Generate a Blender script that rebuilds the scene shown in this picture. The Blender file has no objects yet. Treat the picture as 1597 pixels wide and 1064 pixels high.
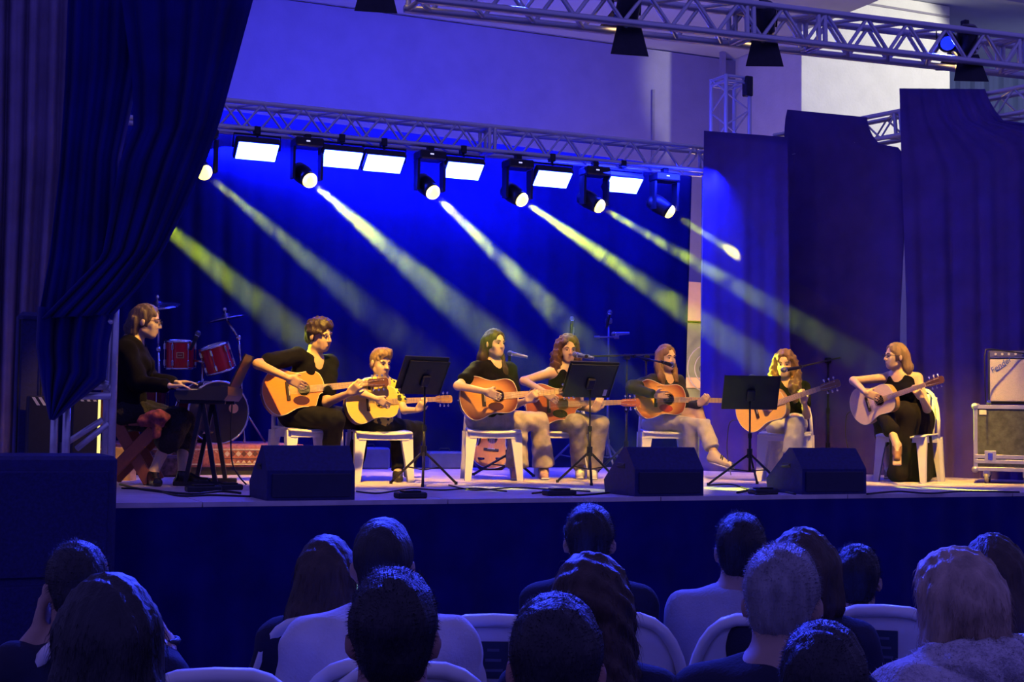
import bpy, bmesh, math, random
import numpy as np
from mathutils import Vector, Matrix
random.seed(7); RNG = np.random.default_rng(7)
SC = bpy.context.scene
COL = SC.collection
R = math.radians
pi = math.pi

# ------------------------------------------------------------------ camera
FPX, W_, H_ = 2200.0, 1597, 1064
YAW, PITCH, ROLL = R(24.0), math.atan(118 / FPX), R(0.8)
CAM = np.array([0.0, 0.0, 1.6])
_F = np.array([math.sin(YAW) * math.cos(PITCH), math.cos(YAW) * math.cos(PITCH), math.sin(PITCH)])
_R0 = np.array([math.cos(YAW), -math.sin(YAW), 0.0])
_U0 = np.cross(_R0, _F)
_RC = _R0 * math.cos(ROLL) + _U0 * math.sin(ROLL)
_UC = _U0 * math.cos(ROLL) - _R0 * math.sin(ROLL)
cd = bpy.data.cameras.new('camera'); cam = bpy.data.objects.new('camera', cd); COL.objects.link(cam)
cd.sensor_width = 36; cd.lens = FPX / W_ * 36; cd.clip_start = .05; cd.clip_end = 200
cam.matrix_world = Matrix(((_RC[0], _UC[0], -_F[0], CAM[0]), (_RC[1], _UC[1], -_F[1], CAM[1]), (_RC[2], _UC[2], -_F[2], CAM[2]), (0, 0, 0, 1)))
SC.camera = cam
SC.view_settings.view_transform = 'Standard'; SC.view_settings.look = 'None'
SC.view_settings.exposure = 0.0; SC.view_settings.gamma = 1.0; SC.view_settings.use_curve_mapping = False
SC.cycles.use_denoising = True
SC.cycles.max_bounces = 5; SC.cycles.diffuse_bounces = 2; SC.cycles.glossy_bounces = 2
SC.cycles.volume_bounces = 0; SC.cycles.transmission_bounces = 3; SC.cycles.transparent_max_bounces = 8
SC.cycles.volume_step_rate = 1.0; SC.cycles.volume_max_steps = 128
SC.cycles.sample_clamp_indirect = 4.0

def ray(u, v):
    return _F + _RC * ((u - W_ / 2) / FPX) + _UC * ((H_ / 2 - v) / FPX)
def P(u, v, d): return CAM + ray(u, v) * d                       # a point at depth d
def atz(u, v, z):
    r = ray(u, v); return CAM + r * ((z - CAM[2]) / r[2])
def aty(u, v, y):
    r = ray(u, v); return CAM + r * (y / r[1])
def onplane(u, v, p0, n):
    r = ray(u, v); n = np.asarray(n, float); return CAM + r * (np.dot(np.asarray(p0) - CAM, n) / np.dot(r, n))
def depth(p): return float(np.dot(np.asarray(p) - CAM, _F))
def px(p):
    q = np.asarray(p) - CAM; d = np.dot(q, _F)
    return (W_ / 2 + FPX * np.dot(q, _RC) / d, H_ / 2 - FPX * np.dot(q, _UC) / d, d)
ST = 1.05                                                        # stage floor height
def fl(u, v): return atz(u, v, ST)

# ------------------------------------------------------------------ world and large lights
wd = bpy.data.worlds.new('hall_dark'); SC.world = wd; wd.use_nodes = True
_bg = wd.node_tree.nodes['Background']
_bg.inputs[0].default_value = (0.21, 0.17, 1.0, 1); _bg.inputs[1].default_value = 0.44

def aim(o, target):
    d = Vector(target) - o.location
    o.rotation_euler = d.to_track_quat('-Z', 'Y').to_euler()
def spot(name, loc, target, power, color, angle, blend=.3, size=.06):
    l = bpy.data.lights.new(name, 'SPOT'); l.energy = power; l.color = color
    l.spot_size = R(angle); l.spot_blend = blend; l.shadow_soft_size = size
    o = bpy.data.objects.new(name, l); COL.objects.link(o); o.location = Vector(loc); aim(o, target); return o
def area(name, loc, target, power, color, sx, sy, spread=180):
    l = bpy.data.lights.new(name, 'AREA'); l.energy = power; l.color = color
    l.shape = 'RECTANGLE'; l.size = sx; l.size_y = sy; l.spread = R(spread)
    o = bpy.data.objects.new(name, l); COL.objects.link(o); o.location = Vector(loc); aim(o, target); return o

# unseen blue strips added for backdrop and wall; warm lamps come further down
area('blue_batten_backdrop', (4.9, 13.5, 4.22), (5.0, 13.95, 3.75), 430, (.01, .02, 1), 6.5, .15, 150)
area('blue_batten_wall', (5.5, 13.6, 4.7), (5.5, 18, 5.3), 260, (.05, .05, 1), 6.0, .15, 170)
spot('hall_floodlight', (15.2, 11.0, 6.9), (13.05, 16.3, 6.75), 1250, (1, .97, .82), 30, .25, .1)
spot('corridor_floodlight', (17.5, 13.0, 5.6), (17.0, 18.6, 6.0), 150, (.8, .92, 1), 75, .6, .2)  # unseen light added to lift the corrugated wall
_dl = bpy.data.lights.new('doorway_lamp', 'POINT'); _dl.energy = 110; _dl.color = (1, .62, .3); _dl.shadow_soft_size = .1  # unseen warm lamp added to brighten the peach band
_do = bpy.data.objects.new('doorway_lamp', _dl); COL.objects.link(_do); _do.location = (10.05, 16.6, 2.2)

# ------------------------------------------------------------------ materials
MATS = {}
def mat(name, col, rough=.6, metal=0., var=.12, scale=8., bump=0., bscale=60., spec=.5, sheen=0., emit=None, estr=0., trans=0., sss=0., vcol=False, stretch=(1, 1, 1)):
    if name in MATS: return MATS[name]
    m = bpy.data.materials.new(name); m.use_nodes = True; MATS[name] = m
    nt = m.node_tree; b = nt.nodes['Principled BSDF']
    b.inputs['Roughness'].default_value = rough; b.inputs['Metallic'].default_value = metal
    b.inputs['Specular IOR Level'].default_value = spec
    if sheen: b.inputs['Sheen Weight'].default_value = sheen
    if trans: b.inputs['Transmission Weight'].default_value = trans
    if sss:
        b.inputs['Subsurface Weight'].default_value = sss; b.inputs['Subsurface Radius'].default_value = (.02, .008, .004)
    tc = nt.nodes.new('ShaderNodeTexCoord'); mp = nt.nodes.new('ShaderNodeMapping'); mp.inputs['Scale'].default_value = stretch
    nt.links.new(tc.outputs['Object'], mp.inputs[0])
    nz = nt.nodes.new('ShaderNodeTexNoise'); nz.inputs['Scale'].default_value = scale; nz.inputs['Detail'].default_value = 4
    nt.links.new(mp.outputs[0], nz.inputs['Vector'])
    mr = nt.nodes.new('ShaderNodeMapRange'); mr.inputs['From Min'].default_value = .3; mr.inputs['From Max'].default_value = .7
    mr.inputs['To Min'].default_value = 1 - var; mr.inputs['To Max'].default_value = 1 + var
    nt.links.new(nz.outputs[0], mr.inputs[0])
    mx = nt.nodes.new('ShaderNodeMix'); mx.data_type = 'RGBA'; mx.blend_type = 'MULTIPLY'; mx.inputs[0].default_value = 1
    mx.inputs[6].default_value = (*col, 1); nt.links.new(mr.outputs[0], mx.inputs[7])
    if vcol:
        at = nt.nodes.new('ShaderNodeAttribute'); at.attribute_name = 'Col'; nt.links.new(at.outputs['Color'], mx.inputs[6])
    nt.links.new(mx.outputs[2], b.inputs['Base Color'])
    if bump:
        n2 = nt.nodes.new('ShaderNodeTexNoise'); n2.inputs['Scale'].default_value = bscale; n2.inputs['Detail'].default_value = 3
        nt.links.new(mp.outputs[0], n2.inputs['Vector'])
        bp = nt.nodes.new('ShaderNodeBump'); bp.inputs['Strength'].default_value = bump; bp.inputs['Distance'].default_value = .01
        nt.links.new(n2.outputs[0], bp.inputs['Height']); nt.links.new(bp.outputs[0], b.inputs['Normal'])
    if emit:
        b.inputs['Emission Color'].default_value = (*emit, 1); b.inputs['Emission Strength'].default_value = estr
    return m

# ------------------------------------------------------------------ mesh building
ORG = {}
def nrm(v):
    v = np.asarray(v, float); l = np.linalg.norm(v); return v / l if l > 1e-9 else v
def frame(d, hint=(0, 0, 1)):
    d = nrm(d); h = np.asarray(hint, float)
    if abs(np.dot(d, nrm(h))) > .98: h = np.array([1., 0, 0])
    a = nrm(np.cross(h, d)); return a, np.cross(d, a), d
def mesh(name, V, F, smooth=False, crease=None):
    me = bpy.data.meshes.new(name); V = np.asarray(V, np.float32)
    if isinstance(F, np.ndarray):
        n = F.shape[0]; k = F.shape[1]
        me.vertices.add(len(V)); me.vertices.foreach_set('co', V.ravel())
        me.loops.add(n * k); me.loops.foreach_set('vertex_index', F.astype(np.int32).ravel())
        me.polygons.add(n); me.polygons.foreach_set('loop_start', np.arange(0, n * k, k, dtype=np.int32))
        me.update(calc_edges=True)
    else:
        me.from_pydata([tuple(map(float, v)) for v in V], [], F); me.update()
    if smooth: me.polygons.foreach_set('use_smooth', [True] * len(me.polygons))
    return me
def obj(name, me, m=None, parent=None):
    o = bpy.data.objects.new(name, me); COL.objects.link(o)
    if m is not None and len(me.materials) == 0: me.materials.append(m)
    if parent is not None: o.parent = parent; ORG[o.name] = ORG.get(parent.name, np.zeros(3))
    return o
def tag(o, label=None, cat=None, group=None, kind=None):
    if label: o['label'] = label
    if cat: o['category'] = cat
    if group: o['group'] = group
    if kind: o['kind'] = kind
    return o
def thing(name, label, cat, loc=(0, 0, 0), rz=0., group=None, kind=None, world=True):
    o = bpy.data.objects.new(name, None); COL.objects.link(o); o.empty_display_size = .1
    o.location = Vector(loc); o.rotation_euler = (0, 0, rz)
    if world: ORG[o.name] = np.array(loc, float)
    return tag(o, label, cat, group, kind)
def copy_tree(o, parent=None):
    c = o.copy(); COL.objects.link(c); c.parent = parent
    for ch in list(o.children): copy_tree(ch, c)
    return c

class MB:
    def __init__(s): s.V = []; s.F = []
    def add(s, V, F):
        n = len(s.V); s.V.extend([tuple(v) for v in V]); s.F.extend([tuple(i + n for i in f) for f in F]); return s
    def box(s, c, h, A=None, taper=None):
        c = np.asarray(c, float); A = np.eye(3) if A is None else np.asarray(A)   # rows = axes
        V = []
        for z in (-1, 1):
            for (x, y) in ((-1, -1), (1, -1), (1, 1), (-1, 1)):
                t = taper if (taper and z > 0) else 1
                V.append(c + A[0] * h[0] * x * t + A[1] * h[1] * y * t + A[2] * h[2] * z)
        return s.add(V, [(3, 2, 1, 0), (4, 5, 6, 7), (0, 1, 5, 4), (1, 2, 6, 5), (2, 3, 7, 6), (3, 0, 4, 7)])
    def bbox(s, c, h, b=.01, A=None):                      # chamfered box
        c = np.asarray(c, float); A = np.eye(3) if A is None else np.asarray(A); h = np.asarray(h, float); b = min(b, h.min() * .9)
        V = []; idx = {}
        for sx in (-1, 1):
            for sy in (-1, 1):
                for sz in (-1, 1):
                    for ax in range(3):
                        q = np.array([sx, sy, sz]) * (h - b); q[ax] = (sx, sy, sz)[ax] * h[ax]
                        idx[(sx, sy, sz, ax)] = len(V); V.append(c + q @ A)
        F = []
        for ax in range(3):
            o1, o2 = [(1, 2), (2, 0), (0, 1)][ax]
            for sg in (-1, 1):
                f = []
                for (p, q) in ((-1, -1), (1, -1), (1, 1), (-1, 1)):
                    k = [0, 0, 0]; k[ax] = sg; k[o1] = p; k[o2] = q; f.append(idx[(*k, ax)])
                F.append(f if sg > 0 else f[::-1])
            for p in (-1, 1):
                for q in (-1, 1):
                    k0 = [0, 0, 0]; k0[ax] = -1; k0[o1] = p; k0[o2] = q; k1 = list(k0); k1[ax] = 1
                    f = [idx[(*k0, o1)], idx[(*k0, o2)], idx[(*k1, o2)], idx[(*k1, o1)]]
                    F.append(f if p * q > 0 else f[::-1])
        for sx in (-1, 1):
            for sy in (-1, 1):
                for sz in (-1, 1):
                    f = [idx[(sx, sy, sz, a)] for a in range(3)]; F.append(f if sx * sy * sz > 0 else f[::-1])
        return s.add(V, F)
    def tube(s, pts, r, n=8, cap=True, closed=False, flat=None):
        pts = np.asarray(pts, float); m = len(pts); r = np.broadcast_to(np.asarray(r, float), (m,))
        V = []; F = []; a = None
        for i in range(m):
            if closed: d = pts[(i + 1) % m] - pts[i - 1]
            else: d = pts[min(i + 1, m - 1)] - pts[max(i - 1, 0)]
            d = nrm(d)
            if a is None: a, b, _ = frame(d)
            else: a = nrm(a - d * np.dot(a, d)); b = np.cross(d, a)
            for j in range(n):
                t = 2 * pi * j / n; V.append(pts[i] + (a * math.cos(t) + b * math.sin(t) * (flat or 1)) * r[i])
        for i in range(m if closed else m - 1):
            for j in range(n):
                k = (i + 1) % m; F.append((i * n + j, i * n + (j + 1) % n, k * n + (j + 1) % n, k * n + j))
        if cap and not closed: F.append(tuple(range(n))[::-1]); F.append(tuple((m - 1) * n + j for j in range(n)))
        return s.add(V, F)
    def cyl(s, a, b, r, r2=None, n=12): return s.tube([a, b], [r, r if r2 is None else r2], n)
    def lathe(s, prof, n=20, o=(0, 0, 0), A=None, cap=True):  # prof: (radius, height) along axis A[2]
        A = np.eye(3) if A is None else np.asarray(A); o = np.asarray(o, float); V = []; F = []
        for (r, h) in prof:
            for j in range(n):
                t = 2 * pi * j / n; V.append(o + A[0] * r * math.cos(t) + A[1] * r * math.sin(t) + A[2] * h)
        for i in range(len(prof) - 1):
            for j in range(n): F.append((i * n + j, i * n + (j + 1) % n, (i + 1) * n + (j + 1) % n, (i + 1) * n + j))
        if cap: F.append(tuple(range(n))[::-1]); F.append(tuple((len(prof) - 1) * n + j for j in range(n)))
        return s.add(V, F)
    def prism(s, poly, o, ax, ay, az, t):                  # polygon in (ax, ay), extruded t along az
        n = len(poly); o = np.asarray(o, float); ax, ay, az = map(np.asarray, (ax, ay, az))
        V = [o + ax * p[0] + ay * p[1] for p in poly] + [o + ax * p[0] + ay * p[1] + az * t for p in poly]
        F = [tuple(range(n))[::-1], tuple(range(n, 2 * n))] + [(i, (i + 1) % n, n + (i + 1) % n, n + i) for i in range(n)]
        return s.add(V, F)
    def grid(s, G, closed=False):                           # G[i][j] points
        ni, nj = len(G), len(G[0]); V = [p for r_ in G for p in r_]; F = []
        for i in range(ni - 1):
            for j in range(nj if closed else nj - 1):
                k = (j + 1) % nj; F.append((i * nj + j, i * nj + k, (i + 1) * nj + k, (i + 1) * nj + j))
        return s.add(V, F)
    def ell(s, c, r, A=None, nu=12, nv=8):
        A = np.eye(3) if A is None else np.asarray(A); c = np.asarray(c, float); V = []; F = []
        for i in range(nv + 1):
            ph = pi * i / nv
            for j in range(nu):
                t = 2 * pi * j / nu; q = np.array([math.sin(ph) * math.cos(t) * r[0], math.sin(ph) * math.sin(t) * r[1], -math.cos(ph) * r[2]]); V.append(c + q @ A)
        for i in range(nv):
            for j in range(nu): F.append((i * nu + j, i * nu + (j + 1) % nu, (i + 1) * nu + (j + 1) % nu, (i + 1) * nu + j))
        return s.add(V, F)
    def build(s, name, m, parent=None, smooth=False, world=True, solid=0.):
        V = np.array(s.V, float)
        if parent is not None and world and parent.name in ORG: V = V - ORG[parent.name]
        org = None
        if parent is None and world:
            org = np.array([(V[:, 0].min() + V[:, 0].max()) / 2, (V[:, 1].min() + V[:, 1].max()) / 2, V[:, 2].min()]); V = V - org
        me = mesh(name, V, s.F, smooth); o = obj(name, me, m, parent)
        if org is not None: o.location = Vector(org); ORG[o.name] = org
        if solid: md = o.modifiers.new('thick', 'SOLIDIFY'); md.thickness = solid
        return o

# ------------------------------------------------------------------ implicit bodies (smooth unions of limbs -> one continuous surface)
def cap(a, b, ra, rb=None, k=None): return ('c', np.asarray(a, float), np.asarray(b, float), ra, ra if rb is None else rb, k)
def ell(c, r, A=None, k=None): return ('e', np.asarray(c, float), np.asarray(r, float), np.eye(3) if A is None else np.asarray(A, float), k)
def rbx(c, h, A=None, r=.01, k=None): return ('b', np.asarray(c, float), np.asarray(h, float), np.eye(3) if A is None else np.asarray(A, float), r, k)
def _bb(p):
    if p[0] == 'c':
        r = max(p[3], p[4]); return np.minimum(p[1], p[2]) - r, np.maximum(p[1], p[2]) + r
    e = np.abs(p[3]).T @ p[2] if p[0] in 'eb' else 0
    return p[1] - e, p[1] + e
def _ev(p, X, Y, Z):
    if p[0] == 'c':
        a, b = p[1], p[2]; ba = b - a; L = max(np.dot(ba, ba), 1e-9)
        x, y, z = X - a[0], Y - a[1], Z - a[2]
        h = np.clip((x * ba[0] + y * ba[1] + z * ba[2]) / L, 0, 1)
        return np.sqrt((x - ba[0] * h) ** 2 + (y - ba[1] * h) ** 2 + (z - ba[2] * h) ** 2) - (p[3] + (p[4] - p[3]) * h)
    c, r, A = p[1], p[2], p[3]; x, y, z = X - c[0], Y - c[1], Z - c[2]
    q = [x * A[i][0] + y * A[i][1] + z * A[i][2] for i in range(3)]
    if p[0] == 'e':
        k0 = np.sqrt((q[0] / r[0]) ** 2 + (q[1] / r[1]) ** 2 + (q[2] / r[2]) ** 2) + 1e-6
        k1 = np.sqrt((q[0] / r[0] ** 2) ** 2 + (q[1] / r[1] ** 2) ** 2 + (q[2] / r[2] ** 2) ** 2) + 1e-6
        return k0 * (k0 - 1) / k1
    rr = p[4]; d = [np.abs(q[i]) - (r[i] - rr) for i in range(3)]
    return np.sqrt(np.maximum(d[0], 0) ** 2 + np.maximum(d[1], 0) ** 2 + np.maximum(d[2], 0) ** 2) + np.minimum(np.maximum(d[0], np.maximum(d[1], d[2])), 0) - rr
def sdf(prims, vox=.01, k=.02, subs=(), planes=(), disp=None, smooth=1):
    lo = np.min([_bb(p)[0] for p in prims], 0) - 3 * vox - .01; hi = np.max([_bb(p)[1] for p in prims], 0) + 3 * vox + .01
    n = np.ceil((hi - lo) / vox).astype(int) + 1
    ax = [(lo[i] + np.arange(n[i]) * vox).astype(np.float32) for i in range(3)]
    Fd = np.full(n, .12, np.float32)
    def sub(p, pad):
        a, b = _bb(p); i0 = np.maximum(np.floor((a - pad - lo) / vox).astype(int), 0); i1 = np.minimum(np.ceil((b + pad - lo) / vox).astype(int) + 1, n)
        return tuple(slice(i0[i], max(i1[i], i0[i])) for i in range(3))
    def coords(s): return ax[0][s[0], None, None], ax[1][None, s[1], None], ax[2][None, None, s[2]]
    for p in prims:
        kk = k if p[-1] is None else p[-1]; s = sub(p, kk + 2 * vox)
        if 0 in Fd[s].shape: continue
        d = _ev(p, *coords(s)).astype(np.float32); f = Fd[s]
        if kk > 0:
            h = np.maximum(kk - np.abs(f - d), 0) / kk; Fd[s] = np.minimum(f, d) - h * h * kk * .25
        else: Fd[s] = np.minimum(f, d)
    for p in subs:
        kk = .006 if p[-1] is None else p[-1]; s = sub(p, kk + 2 * vox)
        if 0 in Fd[s].shape: continue
        d = -_ev(p, *coords(s)).astype(np.float32); f = Fd[s]
        h = np.maximum(kk - np.abs(f - d), 0) / kk; Fd[s] = np.maximum(f, d) + h * h * kk * .25
    full = (slice(None),) * 3
    if disp is not None: Fd += disp(*coords(full)).astype(np.float32)
    for (pt, nn) in planes:
        X, Y, Z = coords(full); nn = nrm(nn)
        Fd = np.maximum(Fd, ((X - pt[0]) * nn[0] + (Y - pt[1]) * nn[1] + (Z - pt[2]) * nn[2]).astype(np.float32))
    S = Fd < 0
    C = [S[i:n[0] - 1 + i, j:n[1] - 1 + j, l:n[2] - 1 + l] for i in (0, 1) for j in (0, 1) for l in (0, 1)]
    cnt = sum(c.astype(np.int8) for c in C); act = (cnt > 0) & (cnt < 8)
    I, J, K = np.nonzero(act); m = len(I)
    val = np.stack([Fd[I + i, J + j, K + l] for i in (0, 1) for j in (0, 1) for l in (0, 1)], 1)
    off = np.array([(i, j, l) for i in (0, 1) for j in (0, 1) for l in (0, 1)], np.float32)
    acc = np.zeros((m, 3), np.float32); c2 = np.zeros(m, np.float32)
    for a in range(8):
        for b in range(a + 1, 8):
            if abs(off[a] - off[b]).sum() != 1: continue
            va, vb = val[:, a], val[:, b]; cr = (va < 0) != (vb < 0)
            t = np.where(cr, va / np.where(cr, va - vb, 1), 0)[:, None]
            acc += np.where(cr[:, None], off[a] + (off[b] - off[a]) * t, 0); c2 += cr
    V = lo + (np.stack([I, J, K], 1) + acc / c2[:, None]) * vox
    idx = np.full(act.shape, -1, np.int32); idx[I, J, K] = np.arange(m)
    Q = []
    for a in range(3):
        b, c = (a + 1) % 3, (a + 2) % 3
        s0 = [slice(None)] * 3; s1 = [slice(None)] * 3; s0[a] = slice(0, -1); s1[a] = slice(1, None)
        e = S[tuple(s0)] != S[tuple(s1)]; g = np.stack(np.nonzero(e), 1)
        g = g[(g[:, b] > 0) & (g[:, c] > 0) & (g[:, b] < n[b] - 1) & (g[:, c] < n[c] - 1)]
        if not len(g): continue
        ins = S[tuple(g.T)]
        def cell(db, dc):
            h = g.copy(); h[:, b] += db; h[:, c] += dc; return idx[tuple(h.T)]
        q = np.stack([cell(-1, -1), cell(0, -1), cell(0, 0), cell(-1, 0)], 1); q[~ins] = q[~ins][:, ::-1]; Q.append(q)
    Q = np.concatenate(Q); Q = Q[(Q >= 0).all(1)]
    for _ in range(smooth):
        A = np.zeros_like(V); w = np.zeros(m)
        for i in range(4):
            a, b = Q[:, i], Q[:, (i + 1) % 4]
            for t in range(3): A[:, t] += np.bincount(a, V[b, t], m) + np.bincount(b, V[a, t], m)
            w += np.bincount(a, minlength=m) + np.bincount(b, minlength=m)
        V = V * .5 + .5 * A / np.maximum(w, 1)[:, None]
    return V, Q
def sdfobj(name, prims, m, parent, vox=.01, k=.02, world=True, tint=None, base=None, **kw):
    V, Q = sdf(prims, vox, k, **kw); Vw = V
    if world and parent is not None and parent.name in ORG: V = V - ORG[parent.name]
    me = mesh(name, V, Q, True)
    if base is not None:
        c = np.ones((len(V), 4), np.float32); c[:, :3] = base
        for (p, r, cc) in (tint or ()):
            w = np.clip(1.5 - 1.0 * np.linalg.norm((Vw - p) / np.asarray(r), axis=1), 0, 1)[:, None]; c[:, :3] = c[:, :3] * (1 - w) + np.asarray(cc) * w
        at = me.color_attributes.new('Col', 'FLOAT_COLOR', 'POINT'); at.data.foreach_set('color', c.ravel())
    return obj(name, me, m, parent)
def text_obj(name, body, o, ax, ay, size, m, parent, extrude=.001, shear=0.):
    c = bpy.data.curves.new(name, 'FONT'); c.body = body; c.size = size; c.extrude = extrude; c.shear = shear; c.align_x = 'CENTER'; c.align_y = 'CENTER'
    ob = bpy.data.objects.new(name, c); COL.objects.link(ob); c.materials.append(m)
    az = np.cross(ax, ay); M4 = Matrix(((ax[0], ay[0], az[0], o[0]), (ax[1], ay[1], az[1], o[1]), (ax[2], ay[2], az[2], o[2]), (0, 0, 0, 1)))
    org = ORG.get(parent.name, np.zeros(3)) if parent else np.zeros(3)
    M4.translation = Vector(np.asarray(o) - org)
    bpy.context.view_layer.update(); me = bpy.data.meshes.new_from_object(ob.evaluated_get(bpy.context.evaluated_depsgraph_get())); me.name = name
    bpy.data.objects.remove(ob); ob = obj(name, me, m, parent); ob.matrix_local = M4
    return ob
# ------------------------------------------------------------------ shared materials
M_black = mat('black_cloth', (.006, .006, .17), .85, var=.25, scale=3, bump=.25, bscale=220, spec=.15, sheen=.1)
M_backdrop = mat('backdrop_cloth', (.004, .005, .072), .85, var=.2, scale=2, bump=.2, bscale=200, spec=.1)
M_side = mat('side_cloth', (.085, .055, .26), .85, var=.15, scale=3, bump=.25, bscale=220, spec=.15)
M_grey = mat('grey_drape', (.22, .18, .34), .85, var=.2, scale=3, bump=.2, bscale=200, spec=.1)
M_alu = mat('aluminium', (.62, .62, .68), .38, .75, var=.1, scale=12)
M_alud = mat('dark_aluminium', (.15, .13, .17), .45, .5, var=.15, scale=10)
M_wall = mat('plaster_wall', (.40, .37, .47), .9, var=.06, scale=3, bump=.3, bscale=40)
M_white = mat('white_plaster', (.80, .79, .74), .9, var=.04, scale=4, bump=.5, bscale=25)
M_ceil = mat('ceiling_paint', (.6, .62, .7), .9, var=.05, scale=2)
M_corr = mat('corrugated_metal', (.42, .5, .62), .5, .3, var=.12, scale=3, stretch=(6, 6, .4))
M_deck = mat('stage_boards', (.72, .60, .66), .42, var=.18, scale=5, bump=.08, bscale=30, stretch=(1, 6, 1))
M_floor = mat('hall_floor', (.05, .05, .09), .7, var=.2, scale=4)
M_blk = mat('black_plastic', (.012, .012, .03), .5, var=.2, scale=20, bump=.1, bscale=150)
M_blkm = mat('black_metal', (.015, .015, .03), .4, .4, var=.2, scale=20)
M_box = mat('speaker_paint', (.010, .010, .13), .6, var=.25, scale=40, bump=.25, bscale=260)  # blue veil of the hazy air is mixed into the black
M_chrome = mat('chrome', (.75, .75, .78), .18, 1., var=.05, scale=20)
M_grille = mat('speaker_grille', (.012, .012, .13), .6, .2, var=.3, scale=60, bump=.4, bscale=500)  # same blue veil mixed into the dark grille
M_cable = mat('cable_rubber', (.012, .012, .02), .5, var=.2)

# ------------------------------------------------------------------ the hall
def slab(name, x0, x1, y0, y1, z0, z1, m, kind='structure', parent=None, **kw):
    o = MB().box(((x0 + x1) / 2, (y0 + y1) / 2, (z0 + z1) / 2), ((x1 - x0) / 2, (y1 - y0) / 2, (z1 - z0) / 2)).build(name, m, parent)
    if parent is None: tag(o, kind=kind)
    return o
slab('floor', -8, 22, -6, 20, -.1, 0, M_floor)
ZC = 7.05; YW = 18.0
wall = slab('wall_back', -6, 12.2, YW, YW + .2, 0, ZC, M_wall)
# plaster joints of the rear wall stand slightly proud
xj = aty(1018, 150, YW)[0]
MB().box((xj, YW - .012, 4.9), (.02, .012, 1.55)).build('joint_strip', mat('joint', (.3, .28, .35), .9), wall)
_zj = aty(1018, 75, YW)[2]
MB().box((xj - 4.5, YW - .012, _zj), (4.5, .012, .015)).build('joint_strip', MATS['joint'], wall)
YB = 16.3; xb = aty(1250, 150, YB)[0]; xb2 = aty(1481, 100, YB)[0]
slab('wall_block', xb, xb2, YB, YW - .01, 0, aty(1480, 10, YB)[2], M_white)
MB().box(((xb + xb2) / 2, YB - .012, aty(1400, 14, YB)[2]), ((xb2 - xb) / 2 - .02, .012, .014)).build('joint_strip', MATS['joint'], bpy.data.objects['wall_block'])
ZC2 = aty(1480, 10, YB)[2]
slab('ceiling', -6, xb - .02, 14.6, 18.2, ZC + .02, ZC + .15, M_ceil)
slab('ceiling_right', xb - .02, 24, 13.5, 20.5, ZC2 + .01, ZC2 + .14, M_ceil)
for i, yy in enumerate((15.6, 17.2)): MB().box((17.5, yy, ZC2 - .02), (4.6, .05, .035)).build('ceiling_rib', M_ceil, bpy.data.objects['ceiling_right'])
# corrugated sheet wall on the far right
m = MB(); x = xb2 - .2; i = 0; G0 = []; G1 = []
while x < 23:
    for (dx, dy) in ((0, 0), (.05, .07), (.16, .07), (.21, 0)):
        G0.append((x + dx, 18.6 + dy, 0)); G1.append((x + dx, 18.6 + dy, ZC2))
    x += .32
m.grid([G0, G1]); tag(m.build('wall_right', M_corr), kind='structure')
# lit doorway of the rear wall, seen through the gap beside the backdrop
xa, xc_ = aty(1066, 480, YW - .3)[0], aty(1102, 480, YW - .3)[0]
M_peach = mat('peach_paint', (.85, .55, .38), .8, var=.05)  # warm light on the band is mixed into its peach colour
zt, zb = aty(1083, 440, YW - .3)[2], aty(1083, 500, YW - .3)[2]
o = slab('trim_1', xa - .3, xc_ + .3, YW - .3, YW - .02, zb, zt, M_peach)
o = slab('wall_panel', xa - .3, xc_ + .3, YW - .2, YW - .02, 0, zb - .03, mat('sage_paint', (.30, .33, .24), .85))  # green of the beam over this white wall is put into its colour
o = slab('trim_2', xa - .3, xc_ + .3, YW - .28, YW - .03, aty(1083, 606, YW)[2], aty(1083, 590, YW)[2], M_peach)
fan = thing('standing_fan', 'round white wire fan seen in the gap beside the blue backdrop', 'fan', aty(1100, 640, YW - .6))
c0 = aty(1104, 575, YW - .6)
for rr in (.12, .22, .34): MB().tube([c0 + np.array([math.cos(t), 0, math.sin(t)]) * rr for t in np.linspace(0, 2 * pi, 25)[:-1]], .008, 6, closed=True).build('guard_ring', MATS['joint'], fan)
MB().cyl(c0, c0 + np.array([0, .12, 0]), .07).build('motor', M_blk, fan)
MB().cyl(c0 + np.array([0, .06, 0]), c0 * np.array([1, 1, 0]) + np.array([0, .06, 0]), .02).build('pole', M_white, fan)

# ------------------------------------------------------------------ the stage
SX0, SX1, SY0, SY1 = .2, 11.5, 8.7, 14.2
stage = slab('stage_floor', SX0, SX1, SY0 + .02, SY1, ST - .12, ST - .03, M_blk)
nx_, ny_ = 7, 5
for i in range(nx_):
    for j in range(ny_):
        wx, wy = (SX1 - SX0) / nx_, (SY1 - SY0) / ny_
        MB().box((SX0 + wx * (i + .5), SY0 + wy * (j + .5), ST - .015), (wx / 2 - .004, wy / 2 - .004, .015)).build('deck_panel', M_deck, stage)
m = MB(); G = []
for zz in np.linspace(0.0, ST - .03, 6):
    row = []
    for xx in np.arange(SX0, SX1 + .01, .045):
        a = (.006 + .03 * (1 - zz / ST)) * math.sin(xx * 21 + 1.2 * math.sin(xx * 3.1)); row.append((xx, SY0 - .02 + a, zz))
    G.append(row)
m.grid(G); o = m.build('stage_skirt', M_black, None, True); tag(o, 'black cloth skirt hanging along the front of the stage', 'stage skirt')

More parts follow.
